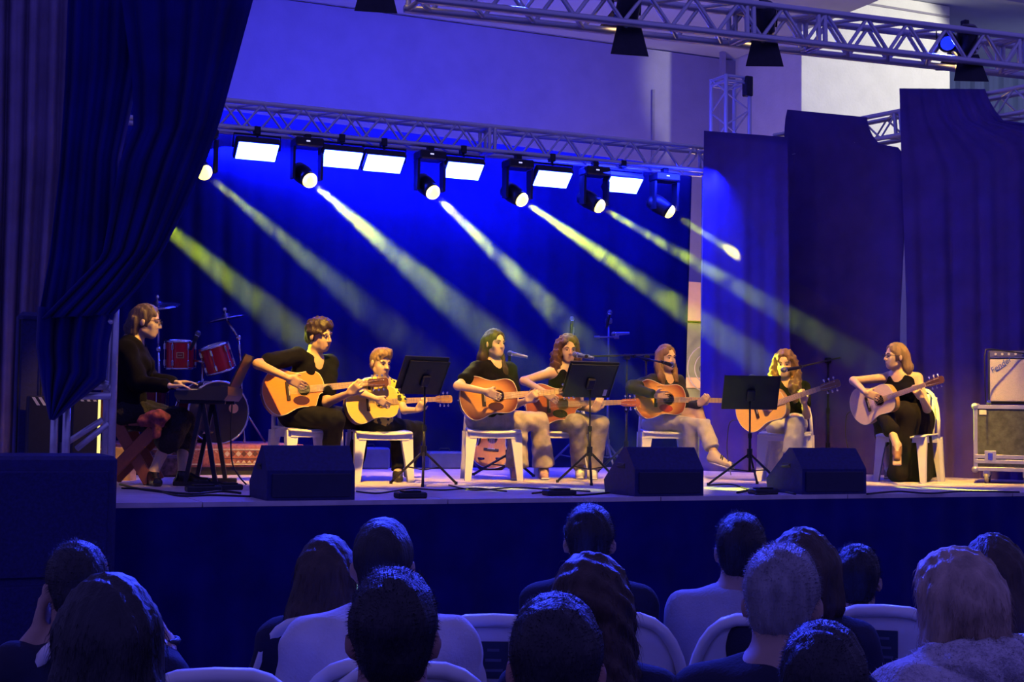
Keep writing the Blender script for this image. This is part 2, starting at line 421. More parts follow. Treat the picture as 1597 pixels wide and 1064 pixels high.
# ------------------------------------------------------------------ drapes
def lerp_pts(pts, n):
    pts = np.asarray(pts, float); L = np.concatenate([[0], np.cumsum(np.linalg.norm(np.diff(pts, axis=0), axis=1))]); t = np.linspace(0, L[-1], n)
    return np.stack([np.interp(t, L, pts[:, i]) for i in range(pts.shape[1])], 1)
def drape(name, left, right, p0, nrmv, m, folds=9, amp=.05, parent=None, ni=40, nj=90, seed=0, top=.35, warp=.6, thick=.006, off=0.):
    Lp, Rp = lerp_pts(left, ni), lerp_pts(right, ni); rg = np.random.default_rng(seed); ph = rg.uniform(0, 6, 4); G = []; nn = nrm(nrmv)
    for i in range(ni):
        t = i / (ni - 1); row = []
        for j in range(nj):
            s = j / (nj - 1); u, v = Lp[i] * (1 - s) + Rp[i] * s
            a = math.sin(2 * pi * folds * s + ph[0] + warp * math.sin(2.3 * s * pi + ph[1] + t)) + .45 * math.sin(2 * pi * folds * 1.9 * s + ph[2] + .8 * t) + .25 * math.sin(5 * t + 7 * s + ph[3])
            row.append(onplane(u, v, np.asarray(p0) + nn * (off + a * amp * (top + (1 - top) * t)), nn))
        G.append(row)
    mb = MB(); mb.grid(G); return mb.build(name, m, parent, True, solid=thick)
# rear backdrop
YD = 13.95
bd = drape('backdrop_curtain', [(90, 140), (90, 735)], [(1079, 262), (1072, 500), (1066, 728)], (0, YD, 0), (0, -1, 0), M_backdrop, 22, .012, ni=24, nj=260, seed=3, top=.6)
tag(bd, 'wide dark blue backdrop curtain hanging behind the musicians', 'curtain')
# stage right side drapes, hung over the side truss
SA, SB = np.array([8.48, 13.73, 0]), np.array([10.67, 10.15, 0]); SD = nrm(SB - SA); SN = np.array([SD[1], -SD[0], 0.])  # faces the stage
if SN[0] > 0: SN = -SN
M_c1 = M_side
c1 = drape('side_drape', [(1098, 204), (1097, 300), (1095, 480), (1090, 738)], [(1229, 214), (1231, 400), (1235, 745)], SA, SN, M_c1, 3, .02, seed=5, off=.75, top=.3)
tag(c1, 'narrow dark drape beside the blue backdrop, under the short truss tower', 'curtain', 'drapes over the side truss')
c2 = drape('side_drape', [(1228, 171), (1224, 190), (1218, 400), (1218, 745)], [(1352, 183), (1356, 205), (1372, 226), (1408, 231), (1410, 380), (1404, 500), (1400, 750)], SA, SN, M_c1, 3.3, .02, seed=8, off=.13, top=.2, nj=120)
tag(c2, 'wide dark drape hanging behind the woman in the long black skirt', 'curtain', 'drapes over the side truss')
c3 = drape('side_drape', [(1403, 138), (1406, 250), (1414, 480), (1416, 755)], [(1536, 139), (1544, 160), (1562, 188), (1600, 193), (1690, 200), (1690, 400), (1690, 770)], SA, SN, M_c1, 6.3, .026, seed=11, off=.16, top=.2, nj=150)
tag(c3, 'dark pleated drape nearest the audience behind the amplifier', 'curtain', 'drapes over the side truss')
# swagged curtain on the left
sw = thing('swag_curtain', 'huge black curtain swept aside and gathered above the keyboard player', 'curtain', (1.0, 9.2, 1.3))
PN = nrm((math.sin(YAW - .18), math.cos(YAW - .18), 0)); PS = P(200, 300, 9.9)
drape('rear_panel', [(106, -12), (101, 130), (93, 260), (77, 400), (61, 488)], [(222, -12), (218, 100), (200, 190), (187, 247), (182, 400), (172, 500)], PS, -PN, M_black, 4, .03, sw, seed=1, off=.0, top=.8, nj=60)
drape('swept_panel', [(188, -12), (206, 120), (208, 200), (187, 250), (160, 400), (66, 497)], [(398, -12), (376, 70), (346, 180), (326, 240), (291, 320), (256, 390), (216, 450), (179, 490)], PS, -PN, M_black, 5, .032, sw, seed=2, off=.16, top=.9, nj=80)
drape('tail', [(60, 478), (57, 540), (66, 600), (78, 655)], [(178, 488), (168, 540), (164, 592), (84, 655)], PS, -PN, M_black, 4, .05, sw, seed=4, off=.10, top=.9, nj=60)
g1 = drape('grey_drape', [(-60, -20), (-60, 720)], [(128, -20), (118, 260), (100, 480), (84, 720)], P(40, 400, 12.2), -PN, M_grey, 6, .07, seed=6, top=.8, nj=80)
tag(g1, 'greyish brown drape hanging at the far left edge', 'curtain')
for (u0, u1, v0, v1, lab) in ((40, 60, -30, 705, 'a'),):
    pass

# ------------------------------------------------------------------ truss
_bm = MB().tube([(0, 0, -.5), (0, 0, .5)], 1., 8)
BR_ME = mesh('brace', np.array(_bm.V), _bm.F, True)
def piece(name, a, b, r, parent, m):
    a, b = np.asarray(a, float), np.asarray(b, float); key = m.name
    me = BR_ME if key == 'aluminium' else PIECE.setdefault(key, BR_ME.copy())
    o = obj(name, me, m, parent); A = frame(b - a); L = np.linalg.norm(b - a); c = (a + b) / 2 - ORG.get(parent.name, 0)
    o.matrix_local = Matrix([[A[0][i] * r, A[1][i] * r, A[2][i] * L, c[i]] for i in range(3)] + [[0, 0, 0, 1]]); return o
PIECE = {}
def truss(label, p0, p1, size=.245, rc=.025, rb=.011, pitch=.2, m=None, posts=(0, 1), up=(0, 0, 1), cat='truss', group='aluminium stage trusses', name='box_truss'):
    m = m or M_alu; p0, p1 = np.asarray(p0, float), np.asarray(p1, float); d = nrm(p1 - p0); a, b, _ = frame(d, up); h = size / 2
    T = thing(name, label, cat, tuple((p0 + p1) / 2), group=group); L = np.linalg.norm(p1 - p0)
    cs = [a * h + b * h, -a * h + b * h, -a * h - b * h, a * h - b * h]
    for c in cs: piece('chord', p0 + c, p1 + c, rc, T, m)
    n = max(2, int(round(L / pitch)))
    for f in range(4):
        c, e = cs[f], cs[(f + 1) % 4]
        for i in range(n):
            t0, t1 = L * i / n, L * (i + 1) / n
            q, w = (c, e) if (i + f) % 2 == 0 else (e, c)
            if f % 2 == 0 and i % 2: continue            # top and bottom faces are more open
            piece('brace', p0 + d * t0 + q, p0 + d * t1 + w, rb, T, m)
    for t in posts:
        for e in (-.03, .03):
            o0 = p0 + d * (L * t + e)
            if not (0 <= L * t + e <= L): continue
            for f in range(4): piece('end_post', o0 + cs[f], o0 + cs[(f + 1) % 4], .02, T, m)
    return T
YT, ZT = 13.25, 4.44
def line_yz(u, v, y): return aty(u, v, y)
a0 = aty(300, 176, YT); a1 = aty(1108, 253, YT); _sl = (a1[2] - a0[2]) / (a1[0] - a0[0])
for _a, _du in ((a0, -1.55), (a1, .12)): _a[0] += _du; _a[2] += _du * _sl; zt_ = (a0[2] + a1[2]) / 2
truss('long rear truss carrying the row of lamps above the backdrop', (a0[0], YT, zt_ + (a0[2] - a1[2]) * .5), (a1[0], YT, zt_ - (a0[2] - a1[2]) * .5), .25, posts=(.0, .62, .98))
for (_a, _lb) in ((a0, 'rear truss leg hidden behind the swept curtain'), (a1, 'rear truss leg hidden behind the narrow side drape')):
    truss(_lb, (_a[0], YT, ST), (_a[0], YT, _a[2] - .14), .25, posts=(0, 1), up=(0, 1, 0), pitch=.3, name='truss_tower')
def truss_z(x): return float(np.interp(x, (a0[0], a1[0]), (zt_ + (a0[2] - a1[2]) * .5, zt_ - (a0[2] - a1[2]) * .5))) - .14
YF = 9.0
b0 = aty(640, -22, YF); b1 = aty(1660, 96, YF); print('front truss z', b0, b1)
truss('front truss above the stage edge with black barn door lamps', b0, b1, .25, .03, .016, m=M_alud, posts=(0, .45, .56, .9))
s0, s1 = np.array([SA[0], SA[1], 0]) + SN * -.02, np.array([SB[0], SB[1], 0]) + SN * -.02
zs0, zs1 = onplane(1215, 232, s0, SN), onplane(1620, 155, s0, SN)
truss('slanting side truss showing blue between the tall side drapes', zs0, zs1, .25, m=M_alu, posts=(0, .5, 1))
# tower tops and posts
tw = P(1139, 300, 17.0)
truss('upright truss tower rising above the narrow side drape', (tw[0], tw[1], ST), P(1139, 122, 17.0), .33, posts=(0, .33, .66, .99), up=(0, 1, 0), name='truss_tower')
o = MB().bbox(P(1166, 135, 16.9), (.05, .05, .12), .01).build('chain_hoist', M_blkm); tag(o, 'small dark hoist fixed at the top of the upright tower', 'hoist')
# hall post standing behind the tower
t0 = aty(1127, 60, YW - .3); MB().box((t0[0], YW - .3, 4.2), (.035, .035, 4.2)).build('trim_3', M_wall); tag(bpy.data.objects['trim_3'], kind='structure')
p = P(168, 600, 9.75)
LT = thing('truss_tower', 'front left tower base with square tubes below the gathered curtain', 'truss', (P(130, 705, 9.75)[0], P(130, 705, 9.75)[1], ST), group='aluminium stage trusses')
def q(u, v, d=9.75): return P(u, v, d)
for (u, d) in ((174, 9.75), (165, 9.95), (103, 9.8), (84, 10.0)):
    b_ = fl(u, 705) if False else q(u, 690, d); b_[2] = ST
    t_ = q(u + 3, 300 if u > 150 else 612, d); t_[:2] = b_[:2]; MB().tube([b_, t_], .028, 10).build('post', M_alu, LT, True)
for (u0, u1, v, d0, d1) in ((103, 174, 618, 9.8, 9.75), (84, 165, 603, 10.0, 9.95), (84, 103, 612, 10., 9.8), (165, 174, 605, 9.95, 9.75)):
    MB().tube([q(u0, v, d0), q(u1, v, d1)], .026, 10).build('rail', M_alu, LT, True)
for (A_, B_) in (((120, 700, 9.8), (170, 660, 9.75)), ((105, 690, 9.9), (160, 655, 9.9)), ((128, 592, 9.9), (150, 602, 9.8)), ((143, 588, 9.9), (172, 602, 9.8)), ((155, 512, 9.8), (174, 500, 9.75))):
    MB().tube([q(*A_), q(*B_)], .022, 8).build('brace', M_alu, LT, True)

# ------------------------------------------------------------------ loudspeakers on the left
o = thing('subwoofer_stack', 'big black loudspeaker cabinet standing in front of the stage corner', 'speaker', (.2, 8.1, 0))
cr = P(184, 712, 8.0); xr = cr[0]; zt2 = cr[2]; yf = cr[1]
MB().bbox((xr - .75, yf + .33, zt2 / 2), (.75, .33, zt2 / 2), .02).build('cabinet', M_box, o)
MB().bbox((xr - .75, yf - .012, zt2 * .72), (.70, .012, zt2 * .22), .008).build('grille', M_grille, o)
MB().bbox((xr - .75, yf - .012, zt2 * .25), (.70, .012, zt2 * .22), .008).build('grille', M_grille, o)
c = thing('column_speaker', 'tall black rounded cabinet behind the gathered curtain at the left', 'speaker', (P(40, 700, 10.6)[0], P(40, 700, 10.6)[1], ST))
b0 = P(40, 700, 10.6); top = P(40, 487, 10.6); hz = (top[2] - ST) / 2
MB().bbox((b0[0], b0[1], ST + hz), (.09, .12, hz), .03).build('cabinet', M_box, c)
MB().tube([(b0[0] - .08, b0[1] - .13, ST + .1), (b0[0] - .08, b0[1] - .13, ST + 2 * hz - .06), (b0[0] + .08, b0[1] - .13, ST + 2 * hz - .06), (b0[0] + .08, b0[1] - .13, ST + .1)], .008, 6).build('guard_rail', M_blkm, c)
M_haz = mat('hazard_white', (.7, .68, .66), .6)
for (u, v, dd, lab) in ((65, 626, 10.3, 'hazard striped crate edge beside the tall rounded cabinet'), (134, 620, 10.4, 'hazard striped crate behind the tower rails')):
    p0 = P(u, v, dd); T = thing('striped_crate', lab, 'crate', (p0[0], p0[1], ST))
    hz_ = (p0[2] + .04 - ST) / 2
    MB().bbox((p0[0], p0[1] + .1, ST + hz_), (.09, .1, hz_), .008).build('body', M_blk, T)
    for k in range(3):
        x0 = p0[0] - .07 + k * .045
        MB().prism([(0, .06), (.022, .06), (.06, 0), (.038, 0)], (x0, p0[1] - .003, p0[2] - .03), (1, 0, 0), (0, 0, 1), (0, 1, 0), .004).build('stripe', M_haz, T)
_g = P(150, 655, 11.0); o = MB().bbox((_g[0], _g[1], (_g[2] + .19 + ST) / 2), (.035, .02, (_g[2] + .19 - ST) / 2), .01)
lamp_m = mat('lamp_glow', (.9, .8, .3), .5, emit=(1, .85, .25), estr=1.2)
o = o.build('glow_tube', lamp_m); tag(o, 'small upright yellow glowing tube behind the tower rails', 'lamp')

# ------------------------------------------------------------------ lamps on the rear truss
M_pan = mat('panel_glow', (.5, .6, 1), .5, emit=(.016, .032, 1), estr=105)
M_lens = mat('lens_glow', (1, .9, .5), .5, emit=(1, .78, .14), estr=3.5)
def panel_lamp(u, v, label):
    c = aty(u, v, YT - .15); T = thing('wash_panel', label, 'lamp', c, group='white glowing wash panels', world=False)
    tl = R(48); n_ = np.array([0, -math.cos(tl), -math.sin(tl)]); up = np.array([0, -math.sin(tl), math.cos(tl)]); A = (np.array([1., 0, 0]), up, n_)
    MB().bbox((0, 0, 0) - n_ * .045, (.21, .115, .04), .012, A).build('housing', M_blkm, T, world=False)
    MB().bbox(n_ * 0, (.19, .098, .006), .003, A).build('lit_face', M_pan, T, world=False)
    MB().tube([(-.225, 0, 0) - n_ * .04, (-.225, 0, .16), (.225, 0, .16), (.225, 0, 0) - n_ * .04], .009, 6).build('bracket', M_blkm, T, world=False)
    hz = truss_z(c[0]) - c[2]
    MB().bbox((0, .03, hz), (.03, .04, .04), .006).build('clamp', M_blkm, T, world=False)
    MB().cyl((0, 0, .15), (0, .03, hz - .03), .012).build('stem', M_blkm, T, world=False)
for (u, v, lb) in ((401, 237, 'rectangular white glowing panel nearest the swept curtain'), (533, 249, 'second white glowing panel from the swept curtain'), (599, 256, 'third white glowing panel, close beside the second'),
                   (723, 267, 'white glowing panel between two yellow spotlights above the long haired singer'), (862, 280, 'fifth white glowing panel from the swept curtain'), (973, 289, 'white glowing panel nearest the narrow side drape')):
    panel_lamp(u, v, lb)
HEADS = [(150, 262, (745, 763), 'moving head spotlight hidden behind the swept curtain'), (313, 264, (905, 764), 'yellow moving head spotlight peeking out beside the swept curtain'),
         (478, 277, (1045, 772), 'moving head spotlight between the first two glowing panels'), (670, 295, (1145, 763), 'moving head spotlight between the third and fourth glowing panels'),
         (807, 307, (1470, 762), 'moving head spotlight throwing the longest yellow beam'), (927, 317, (1560, 690), 'moving head spotlight between the two last glowing panels'), (1036, 325, (1420, 560), 'moving head spotlight nearest the narrow side drape')]
BEAM = []
for i, (u, v, tg, lb) in enumerate(HEADS):
    c = aty(u, v, YT - .12)
    if i < 5: t = fl(*tg)
    elif i == 5: t = P(1562, 690, 12.98)
    else: t = onplane(1420, 570, SA, SN)
    d = nrm(t - c); BEAM.append((c, t, d))
    T = thing('moving_head', lb, 'spotlight', c, group='yellow moving head spotlights', world=False); A = frame(d)
    MB().lathe([(.05, -.20), (.085, -.17), (.095, -.08), (.085, .02), (.078, .06), (.072, .055)], 18, A=A).build('head', M_blkm, T, True, world=False)
    MB().lathe([(.076, .045), (.074, .075), (.060, .10), (.035, .115), (.001, .12)], 18, A=A).build('lens', M_lens, T, True, world=False)
    MB().bbox((0, 0, .33), (.14, .11, .045), .015).build('base', M_blkm, T, world=False)
    for s in (-1, 1): MB().prism([(-.05, .0), (.05, .0), (.06, .3), (-.06, .3)], (s * .125, 0, -.02), (0, 1, 0), (0, 0, 1), (1, 0, 0), s * .025).build('yoke_arm', M_blkm, T, world=False)
    hz = truss_z(c[0]) - c[2]; MB().bbox((0, 0, (hz + .37) / 2), (.03, .04, max(.03, (hz - .37) / 2)), .006).build('clamp', M_blkm, T, world=False)
    MB().box((-.02, -.112, .335), (.018, .002, .006)).build('display', mat('display_glow', (.5, .5, .9), .5, emit=(.5, .5, 1), estr=1.5), T, world=False)
    spot('moving_head_beam', c + d * .13, t, (5200, 1800, 5600, 6800, 9000, 6500, 3000)[i], (.86, 1, .05), 6.0, .5, .03)

# warm front lamps with barn doors on the front truss
UP_ = np.array([0, 0, 1.])
def barn(u, v, label, target, power, extra=0.):
    c = aty(u, v, YF + .02) + UP_ * .17; t = np.asarray(target, float); d = nrm(t - c); A = frame(d)
    T = thing('barn_door_lamp', label, 'spotlight', c, group='black barn door lamps on the front truss', world=False)
    MB().lathe([(.05, -.20), (.085, -.17), (.09, 0), (.095, .02)], 16, A=A).build('can', M_blkm, T, True, world=False)
    MB().lathe([(.075, .012), (.07, .02), (.001, .024)], 16, A=A).build('lens', mat('warm_lens', (1, .8, .5), .5, emit=(1, .62, .22), estr=6), T, True, world=False)
    for k in range(2):
        e1 = A[1] * (1 if k else -1); e2 = np.cross(d, e1); ax = nrm(d * (1. if k else .75) + e1 * (.5 if k else .75))
        MB().prism([(-.085, 0), (.085, 0), (.145, .25), (-.145, .25)], d * .02 + e1 * .095, e2, ax, np.cross(e2, ax), .004).build('barn_door', M_blkm, T, world=False)
    MB().tube([A[0] * .1, A[0] * .11 + np.array([0, 0, .16]), -A[0] * .11 + np.array([0, 0, .16]), -A[0] * .1], .009, 6).build('yoke', M_blkm, T, world=False)
    MB().bbox((0, 0, .2), (.025, .03, .04), .006).build('clamp', M_blkm, T, world=False)
    spot('barn_door_beam', c + d * .03, t, power, (1, .54, .045), 38 + extra, .7, .06)
WARM = 4500
def chest(u, v, d): return P(u, v, d)
barn(585, -8, 'barn door lamp cut off by the top of the picture', chest(545, 615, 11.5), WARM * .38)
barn(977, 58, 'black barn door lamp with a bright sliver of light', chest(850, 615, 12.5), WARM)
barn(1190, 76, 'barn door lamp hanging just before the white wall', chest(1120, 625, 13.2), WARM)
barn(1505, 108, 'barn door lamp in front of the corrugated sheet wall', chest(1405, 640, 13.2), WARM * .9, 8)
barn(690, -45, 'unseen barn door lamp added to light the keyboard player', chest(225, 590, 10.7), WARM * .55, -14)  # lamp out of view, added for the keyboard player alone
for (u, v, tg, pw) in ((330, 262, P(455, 550, 11.6), 1500), (690, 292, P(745, 545, 12.4), 1700), (810, 300, P(872, 545, 13.0), 1700), (1030, 322, P(1050, 560, 13.7), 800), (1040, 322, P(1350, 590, 13.2), 900)):
    spot('yellow_back_lamp', aty(u, v, YT - .15), tg, pw, (1, .85, .05), 13, .8, .06)  # extra spots without fixtures, added for yellow rims on the players

# blue lamps turned to the hall; two above view are added for rim light
def blue_wash(u, v, label, target, power):
    c = aty(u, v, YF); d = nrm(np.asarray(target) - c); A = frame(d); T = thing('hall_wash_lamp', label, 'spotlight', c, group='blue wash lamps on the front truss', world=False)
    MB().lathe([(.05, -.09), (.075, -.07), (.08, .03), (.07, .035)], 16, A=A).build('can', M_blkm, T, True, world=False)
    MB().lathe([(.068, .03), (.05, .04), (.001, .045)], 16, A=A).build('lens', mat('blue_lens', (.05, .08, 1), .4, emit=(.01, .03, 1), estr=1.2), T, True, world=False)
    MB().tube([A[0] * .085, A[0] * .09 + UP_ * .12, -A[0] * .09 + UP_ * .12, -A[0] * .085], .008, 6).build('yoke', M_blkm, T, world=False)
    spot('hall_wash_beam', c + d * .06, target, power, (.03, .05, 1), 60, .7, .05)
blue_wash(1478, 66, 'small blue lamp inside the front truss before the corrugated sheet wall', (3.4, 3.5, .9), 2400)
blue_wash(500, -75, 'unseen blue lamp added above the picture for rim light, left of the middle', (1.2, 3.6, .9), 2200)
blue_wash(820, -40, 'unseen blue lamp added above the picture for rim light, near the middle', (2.0, 3.6, .9), 2200)

# ------------------------------------------------------------------ haze cones along the beams, beam yellow put into their colour
def haze_mat(seed, dens):
    m = bpy.data.materials.new('beam_haze'); m.use_nodes = True; nt = m.node_tree; nt.nodes.clear()
    out = nt.nodes.new('ShaderNodeOutputMaterial'); vs = nt.nodes.new('ShaderNodeVolumeScatter'); vs.inputs['Color'].default_value = (.86, 1, .05, 1); vs.inputs['Anisotropy'].default_value = .35  # the lamps' yellow is put into the scatter colour
    tc = nt.nodes.new('ShaderNodeTexCoord'); mp = nt.nodes.new('ShaderNodeMapping'); mp.inputs['Location'].default_value = (seed * 3.1, seed, 0); mp.inputs['Scale'].default_value = (1, 1, .5)
    nz = nt.nodes.new('ShaderNodeTexNoise'); nz.inputs['Scale'].default_value = 3.2; nz.inputs['Detail'].default_value = 4; nz.inputs['Roughness'].default_value = .62; nz.inputs['Distortion'].default_value = 1.6
    mr = nt.nodes.new('ShaderNodeMapRange'); mr.inputs['From Min'].default_value = .40; mr.inputs['From Max'].default_value = .66; mr.inputs['To Min'].default_value = dens * .08; mr.inputs['To Max'].default_value = dens
    ge = nt.nodes.new('ShaderNodeNewGeometry'); sx = nt.nodes.new('ShaderNodeSeparateXYZ'); mz = nt.nodes.new('ShaderNodeMapRange'); mz.interpolation_type = 'SMOOTHSTEP'
    mz.inputs['From Min'].default_value = 1.8; mz.inputs['From Max'].default_value = 3.8; mz.inputs['To Min'].default_value = .06; mz.inputs['To Max'].default_value = 1
    mu = nt.nodes.new('ShaderNodeMath'); mu.operation = 'MULTIPLY'; nt.links.new(ge.outputs['Position'], sx.inputs[0]); nt.links.new(sx.outputs[2], mz.inputs[0]); nt.links.new(mr.outputs[0], mu.inputs[0]); nt.links.new(mz.outputs[0], mu.inputs[1])
    va = nt.nodes.new('ShaderNodeVolumeAbsorption'); va.inputs['Color'].default_value = (.95, 1, .0, 1); ad = nt.nodes.new('ShaderNodeAddShader'); m2 = nt.nodes.new('ShaderNodeMath'); m2.operation = 'MULTIPLY'; m2.inputs[1].default_value = 4.0  # blue taken out by absorption so the cones look yellow-green
    for a, b in ((tc.outputs['Object'], mp.inputs[0]), (mp.outputs[0], nz.inputs['Vector']), (nz.outputs[0], mr.inputs[0]), (mu.outputs[0], vs.inputs['Density']), (vs.outputs[0], ad.inputs[0]), (va.outputs[0], ad.inputs[1]), (mu.outputs[0], m2.inputs[0]), (m2.outputs[0], va.inputs['Density']), (ad.outputs[0], out.inputs['Volume'])): nt.links.new(a, b)
    return m
for i, (c, t, d) in enumerate(BEAM):
    L = np.linalg.norm(t - c) - (.05 if i < 5 else .2); A = frame(d); tn = math.tan(R(3.1))
    e = MB().lathe([(.02 + .12 * tn, .12), (.02 + L * .5 * tn, L * .5), (.02 + L * tn, L)], 20, A=A)
    o = e.build('haze', haze_mat(i, (.36, .42, .5, .38, .5, .25, .42)[i]), None, world=False); o.location = Vector(c)
    tag(o, 'haze coloured yellow along the beam of ' + HEADS[i][3].replace('moving head ', 'the '), 'haze', 'haze in the beams', 'stuff')
# ------------------------------------------------------------------ people
UP = np.array([0, 0, 1.])
def facing(p, yaw):                                        # heading measured from "towards the camera", + = to the right as seen from the hall
    r = np.asarray(p) - CAM; r[2] = 0; tc = -nrm(r); rt = np.array([-tc[1], tc[0], 0]) * 1.0
    return nrm(tc * math.cos(yaw) + rt * math.sin(yaw))
def rot(v, k, a):
    k = nrm(k); v = np.asarray(v, float); return v * math.cos(a) + np.cross(k, v) * math.sin(a) + k * np.dot(k, v) * (1 - math.cos(a))
def best(u, v, d, a, la, b, lb, lo=-.75, hi=.6):
    q = [(( np.linalg.norm(P(u, v, d + t) - a) - la) ** 2 + (np.linalg.norm(P(u, v, d + t) - b) - lb) ** 2 + 1e-4 * t * t, t) for t in np.linspace(lo, hi, 91)]
    return P(u, v, d + min(q)[1])
def headframe(fwd, pitch=0., roll=0.):
    r = nrm(np.cross(fwd, UP)); f = rot(fwd, r, -pitch); u = np.cross(r, f); r = rot(r, f, roll); u = rot(u, f, roll); return np.array([r, f, u])
def skin_mat(): return mat('skin', (.6, .4, .3), .5, var=.05, scale=30, vcol=True, sss=.08, spec=.35)
def head_prims(c, A, s=1., jaw=1.):
    L = lambda x, y, z: c + (A[0] * x + A[1] * y + A[2] * z) * s
    p = [ell(L(0, -.012, .03), np.array([.074, .094, .088]) * s, A), ell(L(0, .022, -.04), np.array([.058 * jaw, .068, .078]) * s, A),
         ell(L(0, .058, -.098), np.array([.026 * jaw, .02, .017]) * s, A, .03), cap(L(.045 * jaw, .0, -.07), L(.02 * jaw, .05, -.1), .02 * s, .016 * s), cap(L(-.045 * jaw, .0, -.07), L(-.02 * jaw, .05, -.1), .02 * s, .016 * s),
         cap(L(0, .088, .016), L(0, .108, -.026), .0075 * s, .012 * s, .008), ell(L(.012, .098, -.03), np.array([.008, .009, .007]) * s, A, .006), ell(L(-.012, .098, -.03), np.array([.008, .009, .007]) * s, A, .006),
         cap(L(-.045, .073, .026), L(.045, .073, .026), .011 * s, k=.012), ell(L(.038, .056, -.028), np.array([.022, .02, .02]) * s, A, .03), ell(L(-.038, .056, -.028), np.array([.022, .02, .02]) * s, A, .03), ell(L(.022 * jaw, .05, -.068), np.array([.027 * jaw, .027, .032]) * s, A, .03), ell(L(-.022 * jaw, .05, -.068), np.array([.027 * jaw, .027, .032]) * s, A, .03),
         ell(L(0, .087, -.06), np.array([.022, .009, .0065]) * s, A, .004), ell(L(0, .086, -.07), np.array([.019, .0095, .007]) * s, A, .004)]
    for e in (-1, 1): p.append(ell(L(e * .083, -.012, -.010), np.array([.011, .022, .033]) * s, np.array([rot(A[0], A[2], -e * .35), rot(A[1], A[2], -e * .35), A[2]]), .010))
    sub = [ell(L(e * .031, .092, .006), np.array([.018, .013, .011]) * s, A, .008) for e in (-1, 1)]
    return p, sub, L
def hand_prims(w, d, n, s=1., curl=.5, thumb=1, spread=0.):
    d = nrm(d); n = nrm(n - d * np.dot(n, d)); l = np.cross(d, n); p = []
    p.append(rbx(w + d * .05 * s, np.array([.05, .013, .040]) * s, np.array([d, n, l]), .012 * s, .012))
    for i, ln in enumerate((.068, .078, .074, .058)):
        o = (i - 1.5); b = w + d * .092 * s + l * o * .0205 * s; dd = rot(d, n, -o * spread); a0 = curl * .6
        for j, f in enumerate((.45, .32, .25)):
            axis = l; e = rot(dd, axis, 0) * 1.; ang = a0 * (j + 1) * .9
            e = dd * math.cos(ang) + n * math.sin(ang); b2 = b + e * ln * f * s * 1.1
            p.append(cap(b, b2, (.0092 - .0008 * j) * s, (.0086 - .0009 * j) * s, .004)); b = b2
    t0 = w + d * .025 * s - l * thumb * .028 * s; t1 = t0 + (d * .6 - l * thumb * .65 + n * .35) * .045 * s; t2 = t1 + (d * .85 - l * thumb * .1 + n * .4) * .035 * s
    p += [cap(t0, t1, .014 * s, .011 * s, .01), cap(t1, t2, .0105 * s, .0085 * s, .006)]
    return p
def wav(amp, fx, fy, fz, ph=0.):
    return lambda X, Y, Z: amp * (np.sin(X * fx + 1.3 * np.sin(Z * fz * .7) + ph) * np.sin(Y * fy + ph * 2 + 1.1 * np.sin(Z * fz * .5)) + .6 * np.sin(Z * fz + X * fx * .8 + Y * fy * .6 + ph))
def hair_prims(style, L, A, s, extra=None):
    """cap of hair over the skull; face and forehead are cut away by the subtracted shapes"""
    g = {'short': .010, 'curlyshort': .020, 'long': .013, 'curly': .024, 'bob': .020}.get(style, .012)
    p = [ell(L(0, -.016, .034), (np.array([.076, .096, .09]) + g) * s, A)]
    if style in ('short', 'curlyshort'): p.append(ell(L(0, -.055, -.03), (np.array([.06, .05, .055]) + g * .6) * s, A, .02)); p.append(ell(L(0, .03, .088), np.array([.062, .06, .035 + g]) * s, A, .03))
    sub = [ell(L(0, .122, -.010), np.array([.078, .078, .094]) * s, A, .012), ell(L(0, .07, -.11), np.array([.075, .085, .06]) * s, A, .012)]
    if style in ('short', 'curlyshort'):
        for e in (-1, 1): sub.append(ell(L(e * .085, .05, -.04), np.array([.045, .062, .07]) * s, A, .012))
    else:
        sub.append(ell(L(0, .105, .055), np.array([.045, .05, .05]) * s, A, .02))
        for e in (-1, 1): sub.append(ell(L(e * .075, .075, -.03), np.array([.04, .05, .09]) * s, A, .012))
    return p, sub
class Fig: pass
